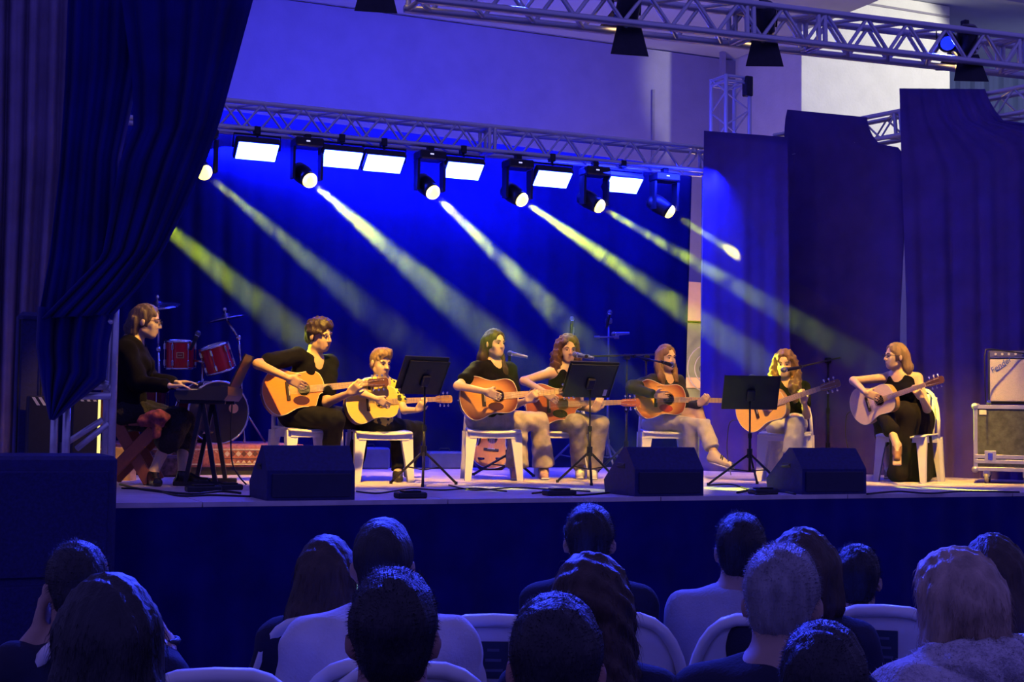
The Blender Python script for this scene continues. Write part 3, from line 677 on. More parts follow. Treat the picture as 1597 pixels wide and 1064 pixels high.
def figure(label, d, s=1., sex='f', pel=None, nk=None, hd=None, look=(0, 0, 0), yaw=0., sh=None, el=None, wr=None, tip=None, curl=(.7, .9), kn=None, foot=None, skin=(.58, .38, .27), hs=.95, vox=.0085, shoulder=.165, name='person', barefoot=False, nkd=-.02, hdd=-.05, palm=None, group='musicians on the stage'):
    F = Fig(); F.s = s; F.d = d; F.sex = sex
    F.pel = P(pel[0], pel[1], d); F.nk = P(nk[0], nk[1], d + nkd); hc = P(hd[0], hd[1], d + hdd); F.hc = hc
    F.fwd = facing(F.pel, yaw); F.rt = np.cross(F.fwd, UP)
    T = thing(name, label, 'person', (F.pel[0], F.pel[1], ST), group=group); F.T = T
    o = shoulder * s * math.sin(yaw)
    F.sh = [P(sh[0][0], sh[0][1], d + nkd - o), P(sh[1][0], sh[1][1], d + nkd + o)]
    F.wr = [P(w[0], w[1], d + w[2]) for w in wr]; F.tip = [P(w[0], w[1], d + w[2]) for w in tip]
    F.el = [best(el[i][0], el[i][1], d, F.sh[i], .285 * s, F.wr[i], .25 * s) for i in (0, 1)]
    F.hip = [F.pel + F.rt * .09 * s - UP * .01, F.pel - F.rt * .09 * s - UP * .01]
    F.an = []; F.toe = []
    for f in foot:
        if len(f) == 4: a = fl(f[0], f[1]); b = fl(f[2], f[3]); dr = nrm(b - a); F.an.append(a + UP * .085 * s); F.toe.append(a + dr * .19 * s + UP * .028)
        else: F.an.append(P(f[0], f[1], d + f[2])); F.toe.append(P(f[3], f[4], d + f[5]))
    F.kn = [best(kn[i][0], kn[i][1], d, F.hip[i], .42 * s, F.an[i], .41 * s) for i in (0, 1)]
    A = headframe(facing(hc, R(look[0])), R(look[1]), R(look[2])); F.A = A; F.hs = hs
    pr, sub, L = head_prims(hc, A, hs, 1. if sex == 'm' else .86); F.L = L
    up = nrm(F.nk - F.pel); rt = nrm(F.sh[0] - F.sh[1]); fw = nrm(np.cross(up, rt)); rt = np.cross(fw, up); F.TA = np.array([rt, fw, up])
    nkr = .054 if sex == 'm' else .045
    pr.append(cap(L(0, -.025, -.05), F.nk + up * .01, nkr * s, (nkr + .006) * s, .03))
    F.torso = [ell(F.pel + up * .02, np.array([.165, .12, .12]) * s, F.TA, .06), ell(F.pel * .62 + F.nk * .38, np.array([.135, .1, .17]) * s, F.TA, .08),
               ell(F.pel * .28 + F.nk * .72, np.array([.15, .105, .16]) * s, F.TA, .06), cap(F.sh[0], F.nk - up * .02, .05 * s, .055 * s, .05), cap(F.sh[1], F.nk - up * .02, .05 * s, .055 * s, .05)]
    if sex == 'f': F.torso += [ell(F.pel * .34 + F.nk * .66 + fw * .085 * s + rt * e * .065 * s, np.array([.06, .055, .06]) * s, F.TA, .04) for e in (-1, 1)]
    b = list(pr) + F.torso
    for i in (0, 1):
        b += [cap(F.sh[i], F.el[i], .046 * s, .036 * s, .03), cap(F.el[i], F.wr[i], .037 * s, .025 * s, .02)]
        pn = (palm[i] if palm else None); pn = np.asarray(pn) if pn is not None else _F
        b += hand_prims(F.wr[i], F.tip[i] - F.wr[i], pn, s * .95, curl[i], -1 if i == 0 else 1)
        b += [cap(F.hip[i], F.kn[i], .08 * s, .055 * s, .04), cap(F.kn[i], F.an[i], .052 * s, .034 * s, .03)]
        b += foot_prims(F.an[i], F.toe[i], s, .0)
    rr = np.array(skin) * np.array([.95, .72, .70])
    tint = [(L(e * .009, .097, -.065), .0085 * hs, rr) for e in (-1, 0, 1)]
    sdfobj('body', b, skin_mat(), T, vox, .02, subs=sub, base=skin, tint=tint)
    dk = mat('eye_dark', (.02, .015, .015), .2); wh = mat('eye_white', (.26, .22, .20), .35)
    for e in (-1, 1):
        eye = MB().ell(L(e * .031, .0745, .005), np.array([.0125, .0125, .0062]) * hs, A).build('eye', wh, T, True)
        MB().ell(L(e * .031, .0835, .004), np.array([.0075, .0045, .0065]) * hs, A).build('iris', dk, eye, True)
        MB().tube([L(e * .015, .092, .026), L(e * .033, .089, .032), L(e * .05, .074, .027)], np.array([.003, .004, .002]) * hs, 6).build('eyebrow', mat('brow_hair', (.03, .02, .015), .7), T, True)
    return F
def foot_prims(a, toe, s, g):
    h = a - UP * .05 * s; d = nrm(toe - a * np.array([1, 1, 0]) - toe * np.array([0, 0, 1]) if False else toe - h)
    return [cap(a, h, (.036 + g) * s, (.036 + g) * s), cap(h - d * .03 * s, toe, (.034 + g) * s, (.027 + g) * s, .02), cap(a, (h + toe) / 2 + UP * .012, (.034 + g) * s, (.030 + g) * s, .02)]
def wear_top(F, m, sleeve=.6, g=.013, name='shirt', neck=.055, vox=.0095, long=False, low=.10, tank=False, open_=None, dispa=.004):
    s = F.s; p = []
    for q in F.torso[:5] + F.torso[5:]:
        if q[0] == 'e': p.append(ell(q[1], q[2] + g, q[3], q[-1]))
        elif not tank: p.append(cap(q[1], q[2], q[3] + g, q[4] + g * .3, q[-1]))
    if tank: p += [cap(F.sh[i] * .45 + F.nk * .55 - F.TA[2] * .01, F.pel * .3 + F.nk * .7 + (F.sh[i] - F.nk) * .4, .03, .06) for i in (0, 1)]
    for i in (0, 1):
        if sleeve > 0:
            e = F.sh[i] + (F.el[i] - F.sh[i]) * min(sleeve, 1); p.append(cap(F.sh[i], e, (.05 + g) * s, (.044 + g * 1.5) * s, .03))
        if long: e = F.el[i] + (F.wr[i] - F.el[i]) * .88; p.append(cap(F.el[i], e, (.042 + g) * s, (.032 + g) * s, .02))
    sub = [cap(F.nk - F.TA[2] * .01, F.L(0, -.02, -.05), neck * 1.12, neck, .01), ell(F.nk + F.TA[1] * .065 + F.TA[2] * .03, (neck * .85, .065, neck * 1.35), F.TA)]
    return sdfobj(name, p, m, F.T, vox, .03, subs=sub, planes=[(F.pel - F.TA[2] * low * s, -F.TA[2])], disp=wav(dispa, 38, 41, 47, d_ph(F)))
def d_ph(F): return float(F.pel[0] * 7 % 6)
def wear_pants(F, m, g=.016, flare=0., end=.93, name='trousers', vox=.010, dispa=.004):
    s = F.s; p = [ell(F.pel + F.TA[2] * .02, np.array([.165, .12, .11]) * s + g, F.TA, .05)]; hem = []
    for i in (0, 1):
        e = F.kn[i] + (F.an[i] - F.kn[i]) * end
        p += [cap(F.hip[i], F.kn[i], (.088 + g) * s, (.06 + g) * s, .05), cap(F.kn[i], e, (.058 + g) * s, (.046 + g + flare) * s, .03)]; dn = nrm(F.an[i] - F.kn[i]); hem.append(rbx(e + dn * .105, (.1, .12, .12), np.array([dn, *frame(dn)[:2]]), .005))
    return sdfobj(name, p, m, F.T, vox, .03, subs=hem, planes=[(F.pel + F.TA[2] * .13 * s, F.TA[2])], disp=wav(dispa, 45, 43, 52, d_ph(F)))
def wear_shoes(F, m, sole=None, g=.008, name='shoe'):
    for i in (0, 1):
        a, t = F.an[i], F.toe[i]; lowp = min(a[2] - .085 * F.s, t[2] - .03)
        o = sdfobj(name, [q for q in foot_prims(a - UP * .012, t, F.s, g)], m, F.T, .0075, .015)
        if sole is not None:
            h = a - UP * .074 * F.s; d = nrm(t - h); d2 = nrm(np.array([d[0], d[1], d[2] * .5])); A = np.array([nrm(np.cross(d, UP)), d, nrm(np.cross(nrm(np.cross(d, UP)), d))])
            MB().bbox((h + t) / 2 - A[2] * .022 + d * .005, (.038 * F.s, .135 * F.s, .011), .01, A).build('sole', sole, o)
def hair_mat(name, c): return mat(name, c, .45, var=.35, scale=26, bump=.5, bscale=140, stretch=(1, 1, .25), spec=.45)
def hair(F, style, m, locks=(), amp=None, ph=0., vox=.009, name='hair', fringe=False, part=0., k=.03):
    """locks: chains of (x, y, z in head frame but z measured straight down in metres, radius)"""
    L, A, s = F.L, F.A, F.hs; p, sub = hair_prims(style, L, A, s)
    hx = nrm(np.array([A[0][0], A[0][1], 0])); hy = np.cross(UP, hx)
    for ch in locks:
        pts = [F.hc + hx * q[0] + hy * q[1] + UP * q[2] for q in ch]
        for i in range(len(ch) - 1): p.append(cap(pts[i], pts[i + 1], ch[i][3], ch[i + 1][3], k))
    if amp is None: amp = {'curly': .009, 'curlyshort': .007, 'long': .004, 'short': .003}.get(style, .004)
    f = 95 if 'curly' in style else 150; fz = 85 if 'curly' in style else 14
    return sdfobj(name, p, m, F.T, vox, .02, subs=sub, disp=wav(amp, f, f, fz, ph))

# ------------------------------------------------------------------ guitars (local: x along the neck, y up, z out of the soundboard)
def wood(name, col, dark=None, burst=None, rough=.28):
    if name in MATS: return MATS[name]
    m = mat(name, col, rough, var=.10, scale=10, stretch=(1.2, 30, 4), spec=.5)
    if burst:
        nt = m.node_tree; b = nt.nodes['Principled BSDF']; tc = nt.nodes.new('ShaderNodeTexCoord'); mp = nt.nodes.new('ShaderNodeMapping')
        mp.vector_type = 'TEXTURE'; mp.inputs['Location'].default_value = (.22, 0, 0); mp.inputs['Scale'].default_value = (.275, .195, 1)
        sx = nt.nodes.new('ShaderNodeSeparateXYZ'); cx = nt.nodes.new('ShaderNodeCombineXYZ'); ln = nt.nodes.new('ShaderNodeVectorMath'); ln.operation = 'LENGTH'
        rp = nt.nodes.new('ShaderNodeValToRGB'); e = rp.color_ramp.elements; e[0].position = .55; e[0].color = (*col, 1); e[1].position = 1.0; e[1].color = (*burst, 1)
        nt.links.new(tc.outputs['Object'], mp.inputs[0]); nt.links.new(mp.outputs[0], sx.inputs[0]); nt.links.new(sx.outputs[0], cx.inputs[0]); nt.links.new(sx.outputs[1], cx.inputs[1])
        nt.links.new(cx.outputs[0], ln.inputs[0]); nt.links.new(ln.outputs['Value'], rp.inputs[0])
        mx = [n for n in nt.nodes if n.bl_idname == 'ShaderNodeMix'][0]; nt.links.new(rp.outputs[0], mx.inputs[6])
    return m
GX = [0, .008, .03, .07, .12, .18, .24, .29, .34, .40, .45, .48, .495, .5]
GW = [.0, .06, .118, .168, .192, .182, .152, .137, .139, .148, .138, .105, .06, .03]
def guitar_outline(cut):
    xs = np.concatenate([[0, .003, .008, .016], np.linspace(.03, .47, 28), [.48, .488, .495, .5]])
    w = np.interp(xs, GX, GW)
    for _ in range(2): w[2:-2] = (w[1:-3] + 2 * w[2:-2] + w[3:-1]) / 4
    wl = w.copy()
    if cut:
        cx = np.array([.36, .405, .425, .437, .45, .468, .5]); cw = np.array([1.02, 1.04, .92, .62, .40, .30, .26]) * .14
        i = xs > .36; wl[i] = np.minimum(np.interp(xs[i], cx, cw), w[i] + .02)
    top = [(x, y) for x, y in zip(xs, w)]; bot = [(x, -y) for x, y in zip(xs[1:], wl[1:])]
    return bot[::1] and ([(xs[0], 0)] + bot + top[::-1][:-1])
def guitar(label, endpin, nut, d, gs=1., top=None, side=None, guard=None, cut=False, turn=0., tilt=.12, neckm=None, headm=None, sign=1, peg=None, board=(.40, .24, .11), group='acoustic guitars of the musicians'):
    e = np.asarray(endpin, float); r = ray(nut[0], nut[1]); Ln = .86 * gs
    ds = np.linspace(d - .8, d + .5, 131); err = [abs(np.linalg.norm(CAM + r * q - e) - Ln) + .02 * abs(q - depth(e)) + (.5 if (q - depth(e)) * sign < -.02 else 0) for q in ds]
    a = nrm(CAM + r * ds[int(np.argmin(err))] - e)
    n = -nrm(e - CAM) + UP * tilt; n = nrm(n - a * np.dot(n, a)); n = rot(n, a, turn); y = np.cross(n, a)
    T = thing('acoustic_guitar', label, 'guitar', e, group=group, world=False)
    T.rotation_euler = Matrix(((a[0], y[0], n[0]), (a[1], y[1], n[1]), (a[2], y[2], n[2]))).to_euler(); T.scale = (gs, gs, gs)
    O = guitar_outline(cut); N = len(O); dp = .105
    side = side or wood('rosewood', (.13, .05, .025)); neckm = neckm or wood('mahogany_neck', (.32, .16, .07)); headm = headm or side
    V = [(x, yy, -.003) for x, yy in O] + [(x, yy, -dp) for x, yy in O]
    F = [(i, N + i, N + (i + 1) % N, (i + 1) % N) for i in range(N)] + [tuple(range(N, 2 * N))[::1]]
    m = MB(); m.add(V, F); m.build('body', side, T, world=False)
    bm = bmesh.new(); hc, hr = .335, .05
    vo = [bm.verts.new((x, yy, 0)) for x, yy in O]; vh = [bm.verts.new((hc + hr * math.cos(t), hr * math.sin(t), 0)) for t in np.linspace(0, 2 * pi, 29)[:-1]]
    ed = [bm.edges.new((vo[i], vo[(i + 1) % N])) for i in range(N)] + [bm.edges.new((vh[i], vh[(i + 1) % 28])) for i in range(28)]
    bmesh.ops.triangle_fill(bm, use_beauty=True, edges=ed, normal=(0, 0, 1)); bmesh.ops.recalc_face_normals(bm, faces=bm.faces)
    me = bpy.data.meshes.new('soundboard'); bm.to_mesh(me); bm.free(); ob = obj('soundboard', me, top, T); md = ob.modifiers.new('t', 'SOLIDIFY'); md.thickness = .003; md.offset = 0
    MB().tube([(x, yy, -.001) for x, yy in O], .0035, 6, closed=True).build('binding', mat('binding_cream', (.75, .68, .5), .4), T, True, world=False)
    MB().lathe([(.058, .0005), (.058, .003), (.051, .003), (.051, .0005)], 28, (hc, 0, 0), cap=False).build('rosette', mat('rosette', (.25, .12, .05), .4), T, True, world=False)
    MB().lathe([(.2, 0), (.2, .002)], 4, (hc - .0, 0, -.06), cap=True) 
    if guard is not None:
        g = [(.305 + .066 * math.cos(t) + .012 * math.sin(t), -.086 + .036 * math.sin(t) - .012 * math.cos(t)) for t in np.linspace(0, 2 * pi, 17)[:-1]]
        MB().prism(g, (0, 0, .0015), (1, 0, 0), (0, 1, 0), (0, 0, 1), .002).build('pickguard', guard, T, world=False)
    ebony = mat('ebony', (.03, .018, .012), .35)
    MB().bbox((.205, 0, .006), (.016, .078, .005), .004).build('bridge', ebony, T, world=False)
    MB().box((.213, 0, .012), (.0015, .038, .003)).build('saddle', mat('bone', (.8, .76, .65), .4), T, world=False)
    fbm = wood('fingerboard_%02d' % int(board[0] * 100), board)
    MB().prism([(.385, -.028), (.86, -.022), (.86, .022), (.385, .028)], (0, 0, .0015), (1, 0, 0), (0, 1, 0), (0, 0, 1), .006).build('fingerboard', fbm, T, world=False)
    m = MB()
    for k in range(1, 19):
        x = .86 - .645 * (1 - 2 ** (-k / 12)); m.box((x, 0, .0085), (.0012, .0225, .001))
    m.build('frets', M_chrome, T, world=False)
    G = []
    for x, w, h in ((.47, .027, .045), (.52, .027, .02), (.86, .0215, .016), (.88, .022, .018)):
        G.append([(x, w * math.cos(t), .0015 - h * math.sin(t)) for t in np.linspace(0, pi, 9)])
    m = MB(); m.grid(G); m.build('neck', neckm, T, True, world=False)
    hd = [(.86, -.022), (.885, -.032), (1.03, -.037), (1.045, -.02), (1.045, .02), (1.03, .037), (.885, .032), (.86, .022)]
    hx = nrm((1, 0, -.2)); hz = nrm((.2, 0, 1))
    MB().prism([(x - .86, yy) for x, yy in hd], (.86, 0, -.014), hx, (0, 1, 0), hz, .015).build('headstock', headm, T, world=False)
    for sgn in (-1, 1):
        for k in range(3):
            b = np.array((.86, 0, -.006)) + hx * (.05 + k * .045)
            m = MB(); m.cyl(b + np.array((0, sgn * .02, 0)) + hz * .006, b + np.array((0, sgn * .02, 0)) + hz * .02, .004, n=8)
            m.cyl(b + np.array((0, sgn * .03, -.004)), b + np.array((0, sgn * .052, -.004)), .003, n=6); m.ell(b + np.array((0, sgn * .06, -.004)), (.010, .011, .005), nu=8, nv=5); m.build('tuning_peg', peg or M_chrome, T, True, world=False)
    st = mat('string_steel', (.7, .66, .55), .3, .9)
    for k in range(6):
        yk = (k - 2.5); MB().tube([(.213, yk * .0105, .014), (.86, yk * .0072, .0105), np.array((.86, 0, -.006)) + hx * (.05 + (2 - k if k < 3 else k - 3) * .045) + np.array((0, (-.02 if k < 3 else .02), 0)) + hz * .014], .0008, 3).build('string', st, T, world=False)
    MB().cyl((-.012, 0, -.05), (.0, 0, -.05), .006, n=8).build('strap_button', M_chrome, T, world=False)
    return T, a, y, n

# ------------------------------------------------------------------ furniture and stands
M_plast = mat('white_plastic', (.80, .78, .74), .38, var=.05, scale=6)
CH = {}
def arch(w0, w1, z0, z1, n=13, sq=2.6):
    pts = []
    for t in np.linspace(0, pi, n):
        c, s = math.cos(t), math.sin(t); pts.append((np.sign(c) * abs(c) ** (2 / sq), abs(s) ** (2 / sq)))
    return [(x * (w0 + (w1 - w0) * y), z0 + (z1 - z0) * y) for x, y in pts]
def plastic_chair(label, loc, fwd, arms=False, seat=.44, group=None, m=None, sticker=False, back=.86):
    m = m or M_plast; rz = math.atan2(-fwd[0], fwd[1]); key = (arms, seat, m.name, sticker, back)
    grp = group or ('plastic chairs of the audience' if arms else 'plastic chairs of the musicians')
    if key in CH:
        T = copy_tree(CH[key]); T.location = Vector(loc); T.rotation_euler = (0, 0, rz); return tag(T, label, 'chair', grp)
    T = thing('plastic_chair', label, 'chair', loc, rz, grp, world=False); CH[key] = T
    G = []
    for i, y in enumerate(np.linspace(-.21, .23, 9)):
        t = i / 8; hw = .215 + .015 * t; row = []
        for j, x in enumerate(np.linspace(-1, 1, 9)):
            row.append((x * hw, y, seat - .012 + .014 * x * x + .012 * (1 - t) ** 2 - .02 * max(0, t - .8) * 5 * .6))
        G.append(row)
    mb = MB(); mb.grid(G); mb.build('seat', m, T, True, world=False, solid=.018)
    mb = MB()
    for (x0, y0, x1, y1) in ((-.21, .2, .21, .2), (-.21, .2, -.2, -.2), (.21, .2, .2, -.2), (-.2, -.2, .2, -.2)): mb.box(((x0 + x1) / 2, (y0 + y1) / 2, seat - .045), (max(abs(x1 - x0) / 2, .008), max(abs(y1 - y0) / 2, .008), .032))
    mb.build('apron', m, T, world=False)
    for sx in (-1, 1):
        for sy in (-1, 1):
            tp = np.array((sx * .19, sy * .19 - .005, seat - .02)); bt = np.array((sx * .225, sy * .235, 0)); ht = (seat - .02)
            ax, ay = np.array((1., 0, 0)), np.array((0, 1., 0)); G = []
            for (o, w) in ((tp, .052), ((tp + bt) / 2, .036), (bt, .026)):
                G.append([o + ax * w * 1. + ay * w * sy * .0 + ay * sy * .01, o - ax * w * sx * -1 * 0 - ax * w + ay * sy * .01, o - ax * w + ay * (-sy) * .02, o - ax * (w - .02) * 1 + ay * (-sy) * .05, o + ax * (w) + ay * (-sy) * .05])
            mb = MB(); mb.grid(G, closed=True); mb.add(G[-1], [(4, 3, 2, 1, 0)]); mb.build('leg', m, T, False, world=False)
    def bk(x, z): zz = (z - seat) / (back - seat); return (x, -.205 - .09 * zz + .05 * (x / .22) ** 2 * 1.0, z)
    ar = arch(.25, .235, seat - .02, back, 19, 3.4) if arms else arch(.222, .20, seat - .02, back); mb = MB(); mb.tube([bk(*q) for q in ar], .024 if arms else .017, 8, flat=.8); mb.build('back_frame', m, T, True, world=False)
    ai = arch(.195, .172, seat + .0, back - .03)
    if arms:                                              # solid centre splat with an open slot at each side
        G = []
        for z in np.linspace(seat, back - .02, 10):
            t = (z - seat) / (back - .02 - seat); q_ = min(max((t - .50) / .28, 0), 1); w = .10 + .13 * q_ * q_ * (3 - 2 * q_); w = min(w, np.interp(t, (0, .8, .93, 1), (.24, .225, .19, .14)))
            G.append([bk(x * w, z) for x in np.linspace(-1, 1, 9)])
        mb = MB(); mb.grid(G); mb.build('back_splat', m, T, True, world=False, solid=.012)
        for sx in (-1, 1):
            mb = MB(); mb.tube([bk(sx * .24, back - .30), (sx * .27, -.16, seat + .21), (sx * .275, .05, seat + .21), (sx * .265, .2, seat + .17), (sx * .235, .22, seat - .05)], [.016, .02, .024, .022, .018], 8, flat=1.); mb.build('armrest', m, T, True, world=False)
        if sticker: 
            q0 = np.array(bk(0, back - .12)); o = MB().bbox(q0 + np.array((0, -.012, 0)), (.045, .003, .055), .002).build('back_label', mat('label_dark', (.02, .03, .05), .4), T, world=False)
            for k in range(3): MB().box(q0 + np.array((0, -.016, .03 - .03 * k)), (.018 + .006 * k, .001, .004)).build('print', mat('label_print', (.10, .11, .16), .5), o, world=False)
    else:
        for i in range(5):
            x = (i - 2) * .072; zt_ = back - .03 - .03 * abs(i - 2) ** 1.5 * .5
            mb = MB(); mb.grid([[bk(x - .024, z) for z in np.linspace(seat - .01, zt_, 6)], [bk(x + .024, z) for z in np.linspace(seat - .01, zt_, 6)]]); mb.build('back_slat', m, T, True, world=False, solid=.01)
    return T
def tripod(T, b, h, r, m, n=3, ph=.3, hub=.32, rt=.012):
    for k in range(n):
        t = ph + 2 * pi * k / n; e = b + np.array((math.cos(t) * r, math.sin(t) * r, .012)); k0 = b + UP * hub
        MB().tube([k0, e], rt, 6).build('leg', m, T, True); MB().tube([b + UP * (hub * .45), (k0 + e) / 2], rt * .6, 6).build('strut', m, T, True)
        MB().cyl(e - UP * .011, e + UP * .012, rt * 1.3, n=8).build('rubber_foot', M_cable, T)
    MB().cyl(b + UP * (hub - .04), b + UP * (hub + .04), .024, n=10).build('hub', m, T)
def microphone(label, tipp, tail, stand_label=None, m=None, body=None):
    a, b = np.asarray(tipp, float), np.asarray(tail, float); d = nrm(b - a); A = frame(d); Lm = .17
    T = thing('microphone', label, 'microphone', tuple(a), group='microphones on stands')
    MB().lathe([(.001, -.026), (.016, -.021), (.025, -.006), (.025, .008), (.022, .02)], 14, a, A).build('grille', mat('mic_mesh', (.16, .16, .2), .35, .8, var=.3, scale=200, bump=.5, bscale=600), T, True)
    MB().lathe([(.0235, .018), (.0235, .026)], 14, a, A).build('ring', M_chrome, T, True)
    MB().lathe([(.021, .026), (.019, .06), (.0135, .16), (.012, .17)], 14, a, A).build('handle', body or M_blkm, T, True)
    return T
def mic_stand(label, base, ztop, boom=None, m=None, leg=.30, ph=.3, hub=.28):
    b = np.asarray(base, float); m = m or M_blkm; T = thing('microphone_stand', label, 'microphone stand', tuple(b), group='microphone stands')
    tripod(T, b, 0, leg, m, ph=ph, hub=hub); mid = b + UP * ((ztop - b[2]) * .55); tp = np.array((b[0], b[1], ztop))
    MB().cyl(b + UP * .15, mid, .014, n=10).build('pole', m, T, True); MB().cyl(mid - UP * .03, mid + UP * .03, .02, n=10).build('clutch', m, T)
    MB().cyl(mid, tp, .010, n=10).build('upper_pole', m, T, True)
    if boom is not None:
        a, c = np.asarray(boom[0], float), np.asarray(boom[1], float); MB().cyl(a, c, .009, n=8).build('boom_arm', m, T, True)
        MB().bbox(tp, (.03, .03, .03), .01).build('boom_joint', m, T); MB().cyl(c, c + nrm(c - a) * .05, .018, n=8).build('counterweight', m, T)
        MB().cyl(a - nrm(c - a) * .03, a + nrm(c - a) * .03, .016, n=8).build('clip', m, T)
    else: MB().cyl(tp - UP * .02, tp + UP * .04, .016, n=8).build('clip', m, T)
    return T
def music_stand(label, base, c, u_half, v_half, yawv, tilt, m=None, ph=.2, folder=None, leg=.30):
    b = np.asarray(base, float); m = m or M_blkm; T = thing('music_stand', label, 'music stand', tuple(b), group='music stands')
    tripod(T, b, 0, leg, m, ph=ph, hub=.27, rt=.010); c = np.asarray(c, float); tp = np.array((b[0], b[1], c[2] - .02))
    MB().cyl(b + UP * .12, b + UP * ((tp[2] - b[2]) * .55), .012, n=10).build('pole', m, T, True); MB().cyl(b + UP * ((tp[2] - b[2]) * .5), tp, .008, n=8).build('upper_pole', m, T, True)
    MB().cyl(b + UP * ((tp[2] - b[2]) * .55 - .02), b + UP * ((tp[2] - b[2]) * .55 + .02), .018, n=8).build('clutch', m, T)
    f = facing(c, yawv); n = nrm(f * math.cos(tilt) - UP * math.sin(tilt)); r_ = nrm(np.cross(UP, f)); up = np.cross(n, r_); A = np.array((r_, up, n))   # we look at the underside
    dm = mat('stand_desk', (.008, .008, .016), .5, var=.2)
    desk = MB().bbox(c, (u_half, v_half, .004), .003, A).build('desk', dm, T)
    for sx in (-1, 1): MB().box(c + r_ * sx * u_half, (.005, v_half, .008), A).build('rim', dm, desk)
    MB().box(c - up * v_half - n * .02, (u_half, .004, .025), A).build('ledge', dm, T)
    MB().bbox(c - up * .02 + n * .02, (.035, .05, .016), .008, A).build('bracket', m, T)
    for k in range(-1, 2): MB().cyl(c + up * .07 + r_ * k * .03 + n * .003, c + up * .07 + r_ * k * .03 + n * .007, .007, n=8).build('rivet', m, desk)
    if folder: MB().bbox(c + up * folder[0] - n * .014 + r_ * folder[2], (folder[1], v_half * folder[3], .006), .003, A).build('folder', mat('folder_black', (.008, .007, .012), .45), T)
    return T, A
def cable(label, pts, r=.006, n=40, name='cable', m=None):
    pts = np.asarray(pts, float); t = np.linspace(0, len(pts) - 1, n); i = np.clip(t.astype(int), 0, len(pts) - 2); f = t - i
    out = []
    for a, w in zip(i, f):
        p0, p1, p2, p3 = pts[max(a - 1, 0)], pts[a], pts[a + 1], pts[min(a + 2, len(pts) - 1)]
        out.append(.5 * (2 * p1 + (p2 - p0) * w + (2 * p0 - 5 * p1 + 4 * p2 - p3) * w * w + (3 * p1 - p0 - 3 * p2 + p3) * w ** 3))
    o = MB().tube(out, r, 6).build(name, m or M_cable, None, True); return tag(o, label, 'cable', 'cables on the stage')

def strands(h, n, ln=.03, r=.0007, seed=0, down=.5, jit=.5, zmin=None, m=None):
    """loose single hairs standing off the hair surface"""
    me = h.data; nv = len(me.vertices); V = np.empty(nv * 3, np.float32); me.vertices.foreach_get('co', V); V = V.reshape(-1, 3)
    N = np.array([v.normal[:] for v in me.vertices]); rg = np.random.default_rng(seed); ok = np.arange(nv)
    if zmin is not None: ok = ok[V[:, 2] > zmin]
    if not len(ok): return
    I = rg.choice(ok, n); o = V[I] - N[I] * .004; d1 = N[I] * (.75 - .5 * down) + rg.normal(0, jit * .35, (n, 3)) + np.array([0, 0, -down * .7]); d1 /= np.linalg.norm(d1, axis=1)[:, None]
    d2 = d1 * .6 + rg.normal(0, jit * .4, (n, 3)) + np.array([0, 0, -down]); d2 /= np.linalg.norm(d2, axis=1)[:, None]; L = ln * rg.uniform(.5, 1.3, n)[:, None]
    p1 = o + d1 * L * .5; p2 = p1 + d2 * L * .6; a = np.cross(d1, [.3, .5, .8]); a /= np.linalg.norm(a, axis=1)[:, None] + 1e-9; b = np.cross(d1, a)
    ring = [a, -.5 * a + .87 * b, -.5 * a - .87 * b]; VV = np.stack([o + q * r for q in ring] + [p1 + q * r * .9 for q in ring] + [p2], 1).reshape(-1, 3)
    F = []; base = np.arange(n) * 7
    T3 = [(0, 1, 4), (0, 4, 3), (1, 2, 5), (1, 5, 4), (2, 0, 3), (2, 3, 5), (3, 4, 6), (4, 5, 6), (5, 3, 6)]
    F = (base[:, None, None] + np.array(T3)[None]).reshape(-1, 3)
    s_ = obj('loose_hairs', mesh('loose_hairs', VV, F, True), m or me.materials[0], h); s_['kind'] = 'stuff'; return s_
# ------------------------------------------------------------------ the musicians
denim = mat('light_denim', (.50, .42, .34), .85, var=.22, scale=14, bump=.3, bscale=260)
denim2 = mat('grey_denim', (.36, .31, .28), .85, var=.25, scale=16, bump=.3, bscale=260)
cream = mat('cream_denim', (.62, .56, .44), .85, var=.15, scale=12, bump=.3, bscale=260)
blackT = mat('black_cotton', (.0045, .004, .010), .9, var=.2, scale=20, bump=.3, bscale=240, spec=.12)
darkP = mat('dark_trousers', (.007, .007, .014), .85, var=.2, scale=18, bump=.3, bscale=240, spec=.15)
H_dark = hair_mat('hair_dark_brown', (.035, .02, .014)); H_brown = hair_mat('hair_brown', (.10, .05, .025)); H_light = hair_mat('hair_light_brown', (.20, .11, .055))
H_blond = hair_mat('hair_dark_blond', (.30, .19, .09)); H_grey = hair_mat('hair_greying', (.09, .06, .055)); H_black = hair_mat('hair_black', (.012, .010, .02))

# keyboard player in profile on a wooden folding chair
F = figure('woman in a black blazer playing the keyboard, seen in profile', 10.7, 1.06, 'f', (199, 643), (207, 530), (229, 502), (78, 8, 0), R(80), ((196, 545), (212, 541)),
           ((216, 598), (232, 592)), ((262, 602, -.26), (272, 597, .06)), ((300, 601, -.24), (308, 594, .08)), (.45, .4), ((284, 660), (276, 657)), ((285, 757, 318, 758), (238, 757, 256, 762)),
           skin=(.62, .42, .28), hs=1.02, palm=(-UP, -UP), hdd=-.0, nkd=.0)
wear_top(F, blackT, 1., .018, 'blazer', long=True, low=.16, neck=.06)
s_ = F.s
lace = mat('black_lace', (.009, .008, .012), .8, var=.6, scale=60, bump=.8, bscale=90)
sk = [ell(F.pel, np.array([.18, .14, .13]) * s_, F.TA)]
for i in (0, 1): sk += [cap(F.hip[i], F.kn[i], .11, .095, .06), cap(F.kn[i], F.kn[i] * .62 + F.an[i] * .38, .095, .10, .05)]
sdfobj('dress', sk, lace, F.T, .011, .05, disp=wav(.006, 50, 48, 55, 1.))
